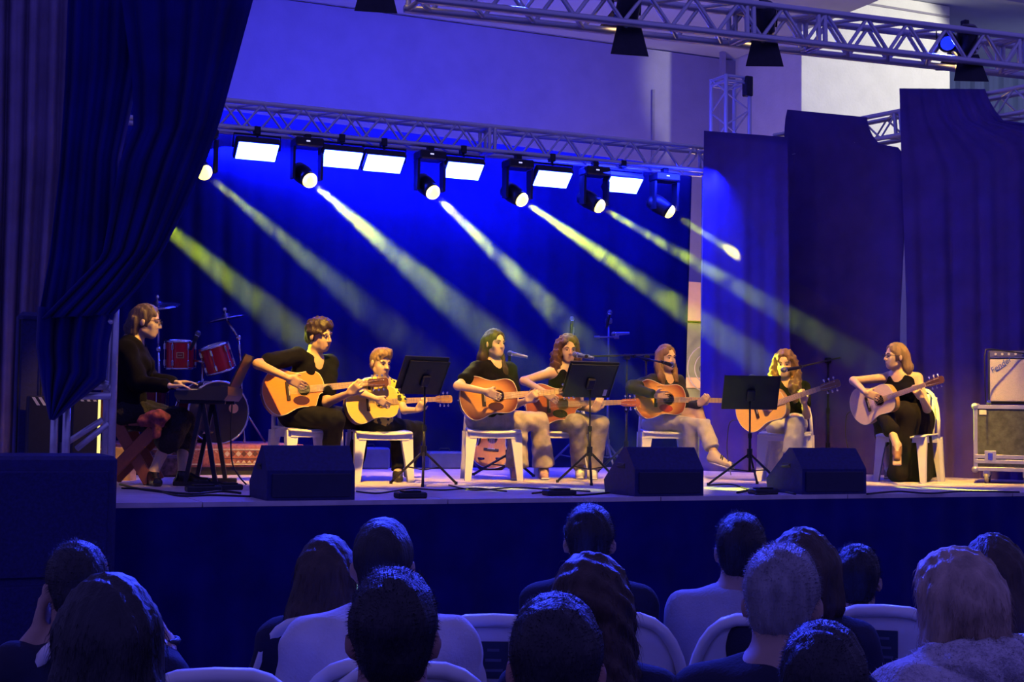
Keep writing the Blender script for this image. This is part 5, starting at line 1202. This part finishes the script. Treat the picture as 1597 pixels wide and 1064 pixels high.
mic_stand('unused microphone stand behind the curly haired singer', b, P(891, 515, dq)[2], None, leg=.28, m=grey_st); microphone('microphone upright behind the curly haired singer', P(892, 497, dq), P(891, 515, dq))
b = at_base(660, 757); dq = depth(b)
T, A = music_stand('black music stand with a wide folder in front of the boy', b, P(663, 589, dq), .175, .15, R(30), R(33), folder=(.035, .20, -.03, 1.0), ph=.15)
b = at_base(919, 755); dq = depth(b)
T, A = music_stand('black music stand in front of the curly haired singer, with a white sticker', b, P(921, 594, dq), .215, .155, R(28), R(32), folder=(.03, .23, .0, .95), ph=2.2)
MB().bbox(P(921, 594, dq) + A[0] * .165 - A[1] * .11 + A[2] * .006, (.016, .03, .002), .001, A).build('sticker', mat('paper', (.82, .78, .62), .8), T)
b = at_base(1169, 758); dq = depth(b)
T, A = music_stand('black music stand hazed by yellow light before the girl with very long curls', b, P(1171, 612, dq), .23, .155, R(12), R(28), ph=2.9, leg=.36)
MB().ell(P(1173, 586, dq), (.03, .02, .012)).build('clip_lamp', mat('clip_glow', (.8, .85, .4), .5), T, True)

# ------------------------------------------------------------------ stage monitors, their sides towards the swagged curtain
def monitor(label, u0, u1):
    a = aty(u0, 776, SY0 + .06)[0]; b = aty(u1, 776, SY0 + .06)[0]; w = b - a; y0 = SY0 + .06
    T = thing('stage_monitor', label, 'speaker', ((a + b) / 2, y0 + .25, ST), group='black floor monitors at the stage edge')
    prof = [(0, 0), (0, .19), (.13, .345), (.17, .345), (.47, .10), (.45, 0)]
    MB().prism([(p[0], p[1]) for p in prof], (a, y0, ST), (0, 1, 0), (0, 0, 1), (1, 0, 0), w).build('cabinet', M_box, T)
    MB().bbox(((a + b) / 2, y0 - .006, ST + .095), (w / 2 - .03, .007, .075), .004).build('rear_panel', mat('monitor_panel', (.010, .010, .06), .45), T)
    yv = nrm((0, .30, -.245)); nv = nrm((0, .245, .30)); MB().bbox(((a + b) / 2, y0 + .32, ST + .2225) + nv * .004, (w / 2 - .03, .17, .006), .003, np.array(((1, 0, 0), yv, nv))).build('grille', M_grille, T)
    h = MB().bbox((a - .001, y0 + .20, ST + .21), (.004, .055, .02), .012).build('handle_recess', M_blk, T)
    MB().tube([(a - .006, y0 + .15, ST + .215), (a - .008, y0 + .25, ST + .205)], .007, 6).build('handle', M_blkm, h)
    for (x, y) in ((a + .05, .04), (b - .05, .04), (a + .05, .4), (b - .05, .4)): MB().cyl((x, y0 + y, ST), (x, y0 + y, ST + .004), .012, n=8).build('rubber_foot', M_cable, T)
monitor('floor monitor in front of the young man with the orange guitar', 416, 553)
monitor('floor monitor with a blue lit panel in front of the girl with crossed legs', 990, 1097)
monitor('floor monitor in front of the girl with very long curls', 1251, 1351)

# ------------------------------------------------------------------ road case and amplifier at the right
ff = facing(P(1560, 700, 13.0), R(-2)); fr = np.cross(UP, ff); CA = np.array((fr, -ff, UP))   # fr points to the right as seen from the hall
c0 = fl(1519, 753.5); T = thing('road_case', 'black road case with aluminium edges on castors below the amplifier', 'case', tuple(c0 + fr * .5))
W2, D2, H2 = .5, .22, .30; zc = ST + .115 + H2; cc = c0 + fr * W2 - ff * D2; cc[2] = zc
MB().bbox(cc, (W2 - .008, D2 - .008, H2 - .008), .006, CA).build('panels', mat('case_laminate', (.085, .095, .08), .45, var=.35, scale=18, bump=.3, bscale=60), T)
ed = mat('case_aluminium', (.7, .68, .66), .35, .7)
for e in (-1, 1):
    for g in (-1, 1):
        MB().bbox(cc + fr * e * (W2 - .015) - ff * g * (D2 - .015), (.018, .018, H2), .003, CA).build('edge_rail', ed, T)
        MB().bbox(cc - ff * g * (D2 - .015) + UP * e * (H2 - .015), (W2, .018, .018), .003, CA).build('edge_rail', ed, T)
        for k in (-1, 1): MB().ell(cc + fr * e * (W2 - .01) - ff * g * (D2 - .01) + UP * k * (H2 - .01), (.032, .032, .032)).build('ball_corner', ed, T, True)
for z_ in (-.17, -.215): MB().bbox(cc + ff * (D2 + .002) + UP * (z_ + .0), (W2 - .01, .008, .018), .003, CA).build('lid_rail', ed, T)
for e in (-.62, .62):
    l = MB().bbox(cc + fr * e * W2 * 1.15 + ff * (D2 + .006) + UP * (-.17), (.05, .006, .055), .004, CA).build('latch', ed, T); MB().bbox(cc + fr * e * W2 * 1.15 + ff * (D2 + .012) + UP * (-.17), (.022, .006, .035), .004, CA).build('latch_key', M_chrome, l)
MB().bbox(cc - fr * (W2 - .08) + ff * (D2 - .004) + UP * (H2 - .065), (.032, .003, .022), .002, CA).build('case_label', mat('paper', (.82, .78, .62), .8), T)
for e in (-.8, -.1, .8):
    for g in (-.8, .8):
        q = cc + fr * e * W2 * .98 - ff * g * D2; q[2] = ST + .05
        w = MB().lathe([(.05, -.018), (.05, .018)], 18, q, np.array((ff, UP, fr))).build('castor', mat('castor_rubber', (.35, .33, .25), .5), T, True); MB().lathe([(.022, -.022), (.022, .022)], 12, q, np.array((ff, UP, fr))).build('castor_hub', M_chrome, w, True); MB().bbox(q + UP * .04, (.03, .03, .03), .005, CA).build('castor_fork', ed, w)
T = thing('guitar_amplifier', 'pale fronted guitar amplifier with blue script logo standing on the road case', 'amplifier', tuple(cc + UP * H2))
W3, D3, H3 = .36, .13, .245; ac = cc + UP * (H2 + H3 + .018) + fr * (-W2 + .12 + W3)
MB().bbox(ac, (W3, D3, H3), .015, CA).build('cabinet', mat('amp_tolex', (.03, .03, .045), .6, bump=.3, bscale=300), T)
MB().bbox(ac + ff * D3 - UP * .03, (W3 - .02, .006, H3 - .05), .005, CA).build('grille_cloth', mat('grille_silver', (.62, .55, .62), .7, var=.15, scale=160, bump=.5, bscale=500), T)
cp = MB().bbox(ac + ff * (D3 + .002) + UP * (H3 - .035), (W3 - .02, .006, .026), .003, CA).build('control_panel', mat('amp_panel', (.10, .10, .30), .4), T)
MB().bbox(ac + ff * (D3 + .003) + UP * (H3 - .066), (W3 - .02, .006, .004), .002, CA).build('trim_strip', M_chrome, T)
for k in range(11): MB().cyl(ac + ff * (D3 + .006) + UP * (H3 - .033) + fr * (-.29 + k * .058), ac + ff * (D3 + .022) + UP * (H3 - .033) + fr * (-.29 + k * .058), .011, n=10).build('knob', mat('knob_silver', (.6, .6, .65), .3), cp)
for e in (-1, 1): MB().ell(ac + fr * e * (W3 - .01) + ff * (D3 - .01) - UP * (H3 - .01), (.025, .025, .025)).build('corner_cap', M_chrome, T, True)
lx = nrm(fr * .82 + UP * .57); ly = np.cross(ff, lx)
text_obj('logo_script', 'Fender', ac + ff * (D3 + .009) + UP * (H3 - .135) - fr * (W3 - .115), lx, ly, .075, mat('logo_blue', (.05, .10, .6), .3), T, .002, .25)
MB().box(ac + ff * (D3 + .009) + UP * (H3 - .165) - fr * (W3 - .12), (.055, .002, .004), np.array((lx, ff, ly))).build('logo_underline', MATS['logo_blue'], T)
cable('thin cable arched over the top of the amplifier', [P(1537, 628, 12.83), P(1536, 590, 12.8), P(1536, 552, 12.8), P(1542, 545, 12.85), P(1570, 548, 12.9), P(1600, 552, 12.95)], .006)

# ------------------------------------------------------------------ cables and small boxes along the stage edge
def fc(pts, r=.007): return [fl(u, v) + UP * r for u, v in pts]
cable('black cables running in front of the keyboard player', fc([(187, 757), (215, 764), (255, 769), (300, 772), (345, 768), (375, 771)]), .009)
cable('cable curving past the feet of the keyboard player', fc([(190, 763), (240, 766), (280, 775), (330, 774), (390, 776)]), .007)
cable('cable winding between the first monitor and the music stand', fc([(556, 768), (590, 771), (640, 764), (690, 766), (740, 763), (790, 768)]), .006)
cable('cable lying in front of the long haired singer', fc([(700, 758), (740, 766), (800, 762), (860, 765), (920, 768)]), .006)
cable('cable looping towards the second monitor', fc([(830, 771), (870, 768), (900, 774), (950, 770)]), .007)
cable('cable between the second and third monitors', fc([(1105, 758), (1140, 757), (1165, 764), (1200, 770)]), .006)
cable('tangle of cable beside the third monitor', fc([(1150, 770), (1175, 766), (1200, 771), (1180, 772), (1215, 768), (1240, 772)]), .010)
cable('cable running from the third monitor towards the road case', fc([(1352, 772), (1400, 768), (1450, 771), (1500, 768), (1590, 769)]), .007)
cable('thin cable hanging from the guitar of the girl with very long curls', [P(1150, 655, 12.6), P(1138, 660, 12.7), P(1134, 690, 12.75), P(1135, 715, 12.8), fl(1140, 742) + UP * .006], .005)
cable('pale cable hanging from the guitar of the woman in the long skirt', [P(1326, 642, 12.8), P(1320, 650, 12.85), P(1319, 680, 12.9), P(1325, 710, 13), fl(1332, 742) + UP * .006], .005)
cable('cable hanging from the keyboard end', [P(362, 630, 10.7), P(360, 680, 10.7), P(362, 720, 10.7), P(372, 742, 10.7), fl(384, 757) + UP * .006], .006)
for (u, v, w, lb) in ((357, 764, .09, 'sustain pedal on the floor below the keyboard'), (640, 777, .10, 'flat black pedal at the stage edge beside the first monitor'), (872, 773, .11, 'flat blue lit box at the stage edge beside the second monitor'), (1190, 771, .10, 'flat black pedal beside the third monitor'), (317, 767, .12, 'black volume pedal at the foot of the keyboard stand')):
    q = fl(u, v); T = thing('foot_pedal', lb, 'pedal', tuple(q), group='pedals on the stage floor')
    MB().bbox(q + UP * .02, (w, .06, .02), .008).build('housing', M_blk, T); MB().bbox(q + UP * .046, (w * .6, .05, .006), .004).build('treadle', M_blkm, T)
# ------------------------------------------------------------------ the audience, seated with their backs to us
def spectator(label, u, v, d, s=1., turn=0., pitch=0., sex='m', top=None, sleeve=.6, style='short', hairm=None, locks=(), skin=(.42, .27, .20), wide=1., hs=1., arms=None, lean=0., nhair=1600, hln=.018, amp=None, jut=0., chair=True, sticker=False, cu=None, topname='shirt', g=.018, disp=.003, neck=.06, tip=None, hollow=True):
    F = Fig(); F.s = s; F.sex = sex; F.hs = hs
    hc = P(u, v, d) - UP * .128 * hs; f = facing(hc, pi - turn); rt = np.cross(f, UP); F.fwd, F.rt, F.hc = f, rt, hc
    A = headframe(f, R(pitch)); F.A = A; pr, sub, L = head_prims(hc, A, hs, 1. if sex == 'm' else .93); F.L = L
    F.nk = hc - UP * .155 * hs - f * (.03 + jut); F.pel = F.nk - UP * .49 * s - f * .06 + rt * lean
    z0 = .0; F.T = thing('person', label, 'person', (F.pel[0], F.pel[1], 0.), group='spectators in the audience')
    up = nrm(F.nk - F.pel); fw = nrm(f - up * np.dot(f, up)); rt2 = np.cross(fw, up); F.TA = np.array([rt2, fw, up])
    F.sh = [F.nk + rt2 * e * .165 * s * wide - up * .055 * s for e in (1, -1)]
    F.hip = [F.pel + rt * e * .09 for e in (1, -1)]; F.kn = [F.pel + rt * e * .13 + f * .42 for e in (1, -1)]; F.an = [np.array([*(k + f * .05)[:2], .085]) for k in F.kn]; F.toe = [a + f * .18 - UP * .055 for a in F.an]
    F.el = [F.sh[i] - UP * .27 * s + f * .08 + rt * e * .07 for i, e in ((0, 1), (1, -1))]; F.wr = [F.el[i] + f * .22 - UP * .03 - rt * e * .07 for i, e in ((0, 1), (1, -1))]; F.tip = [F.wr[i] + f * .16 for i in (0, 1)]
    pal = [-UP, -UP]
    for i, a in (arms or {}).items():                     # raised arms: elbow and wrist given in the picture, with their distance
        F.el[i] = P(*a[0]); F.wr[i] = P(*a[1]); F.tip[i] = P(*a[2]); pal[i] = np.asarray(a[3])
    nkr = .058 if sex == 'm' else .047; b = list(pr) + [cap(L(0, -.03, -.04), F.nk + up * .0, nkr * s, (nkr + .008) * s, .03)]
    F.torso = [ell(F.pel + up * .02, np.array([.17, .125, .12]) * s, F.TA, .06), ell(F.pel * .62 + F.nk * .38, np.array([.15 * wide, .115, .17]) * s, F.TA, .08), ell(F.pel * .28 + F.nk * .72, np.array([.165 * wide, .115, .16]) * s, F.TA, .06), cap(F.sh[0], F.nk - up * .02, .055 * s, .06 * s, .06), cap(F.sh[1], F.nk - up * .02, .055 * s, .06 * s, .06)]
    b += F.torso
    for i in (0, 1):
        b += [cap(F.sh[i], F.el[i], .05 * s, .04 * s, .03), cap(F.el[i], F.wr[i], .04 * s, .028 * s, .02)] + hand_prims(F.wr[i], F.tip[i] - F.wr[i], pal[i], s, .5, -1 if i == 0 else 1)
        b += [cap(F.hip[i], F.kn[i], .085, .06, .04), cap(F.kn[i], F.an[i], .055, .036, .03)] + foot_prims(F.an[i], F.toe[i], 1., 0)
    sdfobj('body', b, skin_mat(), F.T, .0115 if not arms else .009, .02, subs=sub, base=skin, smooth=2)
    wear_top(F, top or blackT, sleeve if sleeve <= 1 else 1., g, topname, long=sleeve > 1, vox=.0105, low=.12, neck=neck, dispa=disp)
    wear_pants(F, darkP, .014, vox=.014); wear_shoes(F, mat('dark_boot', (.02, .018, .02), .5), None, .008)
    hm = hairm or H_black; h = hair(F, style, hm, locks, amp=amp, vox=.0085, ph=u * .1, k=.04)
    if nhair: strands(h, nhair, hln, .00055, seed=int(u), down=.15 if style == 'short' else 1., jit=.6 if 'curly' in style else .35)
    if chair:
        cp = P(cu, v, d) if cu else F.pel
        plastic_chair('white plastic armchair of the ' + label.split(',')[0].split(' with ')[0].split(' in ')[0] + ' ' + CHL.get(label, ''), (F.pel[0] + (cp - F.pel)[0] * (1 if cu else 0), F.pel[1] + (cp - F.pel)[1] * (1 if cu else 0), 0), f, True, .44, back=.93, sticker=sticker)
        CHN.append(bpy.context.scene.objects[-1])
    return F
CHL = {}; CHN = []
tee_w = mat('white_tee', (.66, .62, .62), .9, var=.08, scale=10, bump=.3, bscale=120); tee_g = mat('grey_tee', (.42, .40, .46), .9, var=.08, scale=10, bump=.3, bscale=120); navy = mat('navy_cotton', (.012, .012, .04), .9, var=.2, scale=10, bump=.2, bscale=120)
H_grey2 = hair_mat('hair_silver', (.26, .24, .26)); H_bl2 = hair_mat('hair_ash_blond', (.42, .30, .22)); H_nat = hair_mat('hair_chestnut', (.05, .028, .02))
def chair_at(label, u, v, z=.99, back=.99, sticker=False, turn=0.):
    p = atz(u, v, z); f = facing(p, pi - turn); q = p + f * .29; q[2] = 0
    return plastic_chair(label, tuple(q), f, True, .44, back=back, sticker=sticker)
# farthest row first
spectator('man with jug ears in dark top, seated nearest the stage before the curly singer', 920, 790, 5.0, 1., 0, 0, 'm', navy, .6, 'short', H_black, chair=False)
spectator('man in a grey t-shirt beside the grey haired man', 1156, 804, 4.95, 1.04, .1, 0, 'm', tee_g, .65, 'short', H_black, chair=False, wide=1.05)
spectator('child with a short haircut beside the labelled chair', 1337, 853, 5.05, .84, .05, 0, 'm', tee_g, .6, 'short', H_black, hs=.94, chair=False)
spectator('woman with long brown hair at the right edge', 1548, 835, 4.6, .97, -.05, 0, 'f', navy, 1., 'long', H_nat, [[(.05, -.05, .02, .06), (.06, -.08, -.15, .065), (.06, -.1, -.34, .05)], [(-.05, -.05, .02, .06), (-.06, -.08, -.15, .065), (-.06, -.1, -.34, .05)], [(0, -.08, 0, .07), (0, -.11, -.2, .07), (0, -.12, -.36, .05)]], chair=False, hln=.03)
F = spectator('woman with long hair and a hairclip holding a lit phone', 509, 838, 4.75, .94, -.1, 4, 'f', navy, .6, 'long', H_nat, [[(.05, -.05, .02, .05), (.045, -.08, -.12, .045), (.04, -.1, -.26, .04)], [(-.05, -.05, .02, .055), (-.07, -.07, -.12, .06), (-.10, -.08, -.24, .055), (-.15, -.07, -.33, .02)], [(0, -.08, 0, .07), (0, -.11, -.15, .07), (0, -.12, -.30, .05)]],
              arms={0: ((560, 1010, 4.7), (549, 962, 5.02), (549, 935, 5.06), -_RC)}, chair=False, hln=.04, nhair=2600)
MB().bbox(F.L(-.02, -.125, -.0), (.012, .008, .006), .003, F.A).build('hairclip', mat('clip_silver', (.8, .8, .85), .2, .8), F.T)
ph = P(545, 926, 5.08); T = thing('phone', 'lit phone held up by the woman with the hairclip', 'phone', tuple(ph)); pA = np.array((_RC, _UC, -_F))
MB().bbox(ph, (.037, .075, .005), .004, pA).build('case', M_blk, T); MB().bbox(ph - _F * .004, (.033, .070, .002), .001, pA).build('screen', mat('phone_glow', (.2, .4, .8), .3, emit=(.10, .25, .8), estr=1.6), T)
MB().bbox(ph - _F * .006 + _UC * .035, (.03, .022, .001), .0008, pA).build('screen_patch', mat('phone_glow2', (.5, .8, .9), .3, emit=(.4, .85, .9), estr=1.0), T)
spectator('man with a shaved neck in a white t-shirt', 598, 813, 4.05, 1.08, 0, -2, 'm', tee_w, .7, 'short', H_black, chair=False, wide=1.12, jut=.01, nhair=1200, hln=.008, disp=.005)
F = spectator('man raising both hands to his face at the left, wearing a watch', 122, 848, 4.0, 1.02, -.05, 12, 'm', navy, .95, 'short', H_black, chair=False, lean=.16, jut=.02,
              arms={1: ((25, 1040, 3.85), (62, 985, 3.95), (72, 930, 4.05), _RC), 0: ((258, 1062, 3.85), (258, 1000, 3.95), (232, 935, 4.05), -_RC)})
MB().tube([F.wr[0] + (_RC * math.cos(t) + _F * math.sin(t)) * .034 for t in np.linspace(0, 2 * pi, 15)[:-1]], .010, 6, closed=True).build('wristwatch', M_blk, F.T, True)
spectator('woman with a dark rounded bob behind the grey haired man', 1252, 829, 4.4, .98, .05, 0, 'f', navy, .8, 'bob', H_nat, [[(.06, -.03, .02, .06), (.075, -.04, -.09, .055)], [(-.06, -.03, .02, .06), (-.075, -.04, -.09, .055)], [(0, -.08, .0, .07), (0, -.09, -.10, .06)]], chair=False, hln=.02)
spectator('woman with curly dark hair spilling over her shoulder', 922, 872, 3.6, .97, 0, 0, 'f', navy, .8, 'curly', H_nat, [[(.05, -.05, .0, .055), (.06, -.07, -.14, .05), (.12, -.08, -.26, .05), (.17, -.07, -.36, .03)], [(-.05, -.05, .0, .05), (-.05, -.07, -.14, .04)], [(.03, -.08, .0, .06), (.05, -.11, -.2, .06), (.10, -.12, -.36, .05)]], chair=False, hln=.05, nhair=2600, amp=.006)
spectator('grey haired man in a dark polo shirt', 1220, 854, 3.25, 1.0, .12, 6, 'm', navy, .6, 'short', H_grey2, chair=False, nhair=4000, hln=.012, jut=.04)
fur = mat('white_fleece', (.62, .56, .58), 1., var=.15, scale=60, bump=1., bscale=120, sheen=.4)
F = spectator('blonde woman in a fluffy white fleece jacket', 1486, 863, 3.5, 1.0, -.9, 6, 'f', fur, 1.5, 'bob', H_bl2, [[(.05, -.03, .02, .055), (.07, -.03, -.09, .05)], [(-.05, -.02, .02, .055), (-.07, -.01, -.09, .045)], [(0, -.07, .0, .075), (.02, -.08, -.10, .06)]], chair=False, hln=.035, nhair=4000, g=.045, disp=.008, topname='fleece_jacket', wide=1.15, amp=.005, neck=.05)
sdfobj('fleece_hood', [ell(F.nk - F.fwd * .06 + UP * .03, (.15, .10, .07), F.TA), cap(F.nk + F.rt * .12, F.nk - F.rt * .12, .065)], fur, F.T, .010, .04, disp=wav(.008, 70, 75, 80, .3))
o_ = [c for c in F.T.children if c.name.startswith('fleece_jacket')][0]; strands(o_, 9000, .014, .0009, 5, .3, .9); o_ = [c for c in F.T.children if c.name.startswith('fleece_hood')][0]; strands(o_, 5000, .014, .0009, 6, .3, .9)
spectator('man with short dark hair and large ears in the middle of the near row', 615, 893, 2.85, 1.05, 0, 0, 'm', navy, .6, 'short', H_black, chair=False, nhair=4000, hln=.012, hs=1.03, skin=(.40, .22, .17))
spectator('woman with straight black hair, nearest at the left', 170, 898, 2.75, .97, -.05, 0, 'f', navy, .8, 'long', H_black, [[(.05, -.04, .02, .05), (.06, -.07, -.14, .052), (.06, -.09, -.34, .05)], [(-.05, -.04, .02, .05), (-.06, -.07, -.14, .052), (-.06, -.09, -.34, .05)], [(0, -.08, 0, .06), (0, -.1, -.2, .06), (0, -.11, -.36, .05)]], chair=False, hln=.04, nhair=3000)
spectator('person with a round dark head in front of the curly woman', 868, 934, 2.55, 1.0, 0, 0, 'm', navy, .6, 'short', H_black, chair=False, nhair=3500, hln=.010, hs=.98, skin=(.40, .20, .16))
spectator('person with dark cropped hair and pale collar, lowest in the picture', 1285, 977, 2.8, .95, .08, 0, 'm', tee_g, .6, 'short', H_black, chair=False, nhair=3500, hln=.010, hs=1.0)
# their chairs
chair_at('empty white plastic armchair back between the white t-shirt man and the round dark head', 770, 967, sticker=True)
chair_at('white plastic armchair of the man raising his hands', 168, 990)
chair_at('white plastic armchair top at the bottom edge near the straight black hair', 335, 1054)
chair_at('white plastic armchair holding the woman with the hairclip', 512, 972, z=.92, back=.93)
chair_at('white plastic armchair behind the curly woman, nearest the stage', 955, 962)
chair_at('white plastic armchair holding the man in the grey t-shirt', 1192, 966)
chair_at('white plastic armchair with a dark square label beside the fleece jacket', 1378, 952, sticker=True)
chair_at('white plastic armchair top under the man with large ears', 640, 1043)
chair_at('white plastic armchair of the white t-shirt man', 598, 1062, z=.95)
chair_at('white plastic armchair at the right edge of the picture', 1640, 1000)
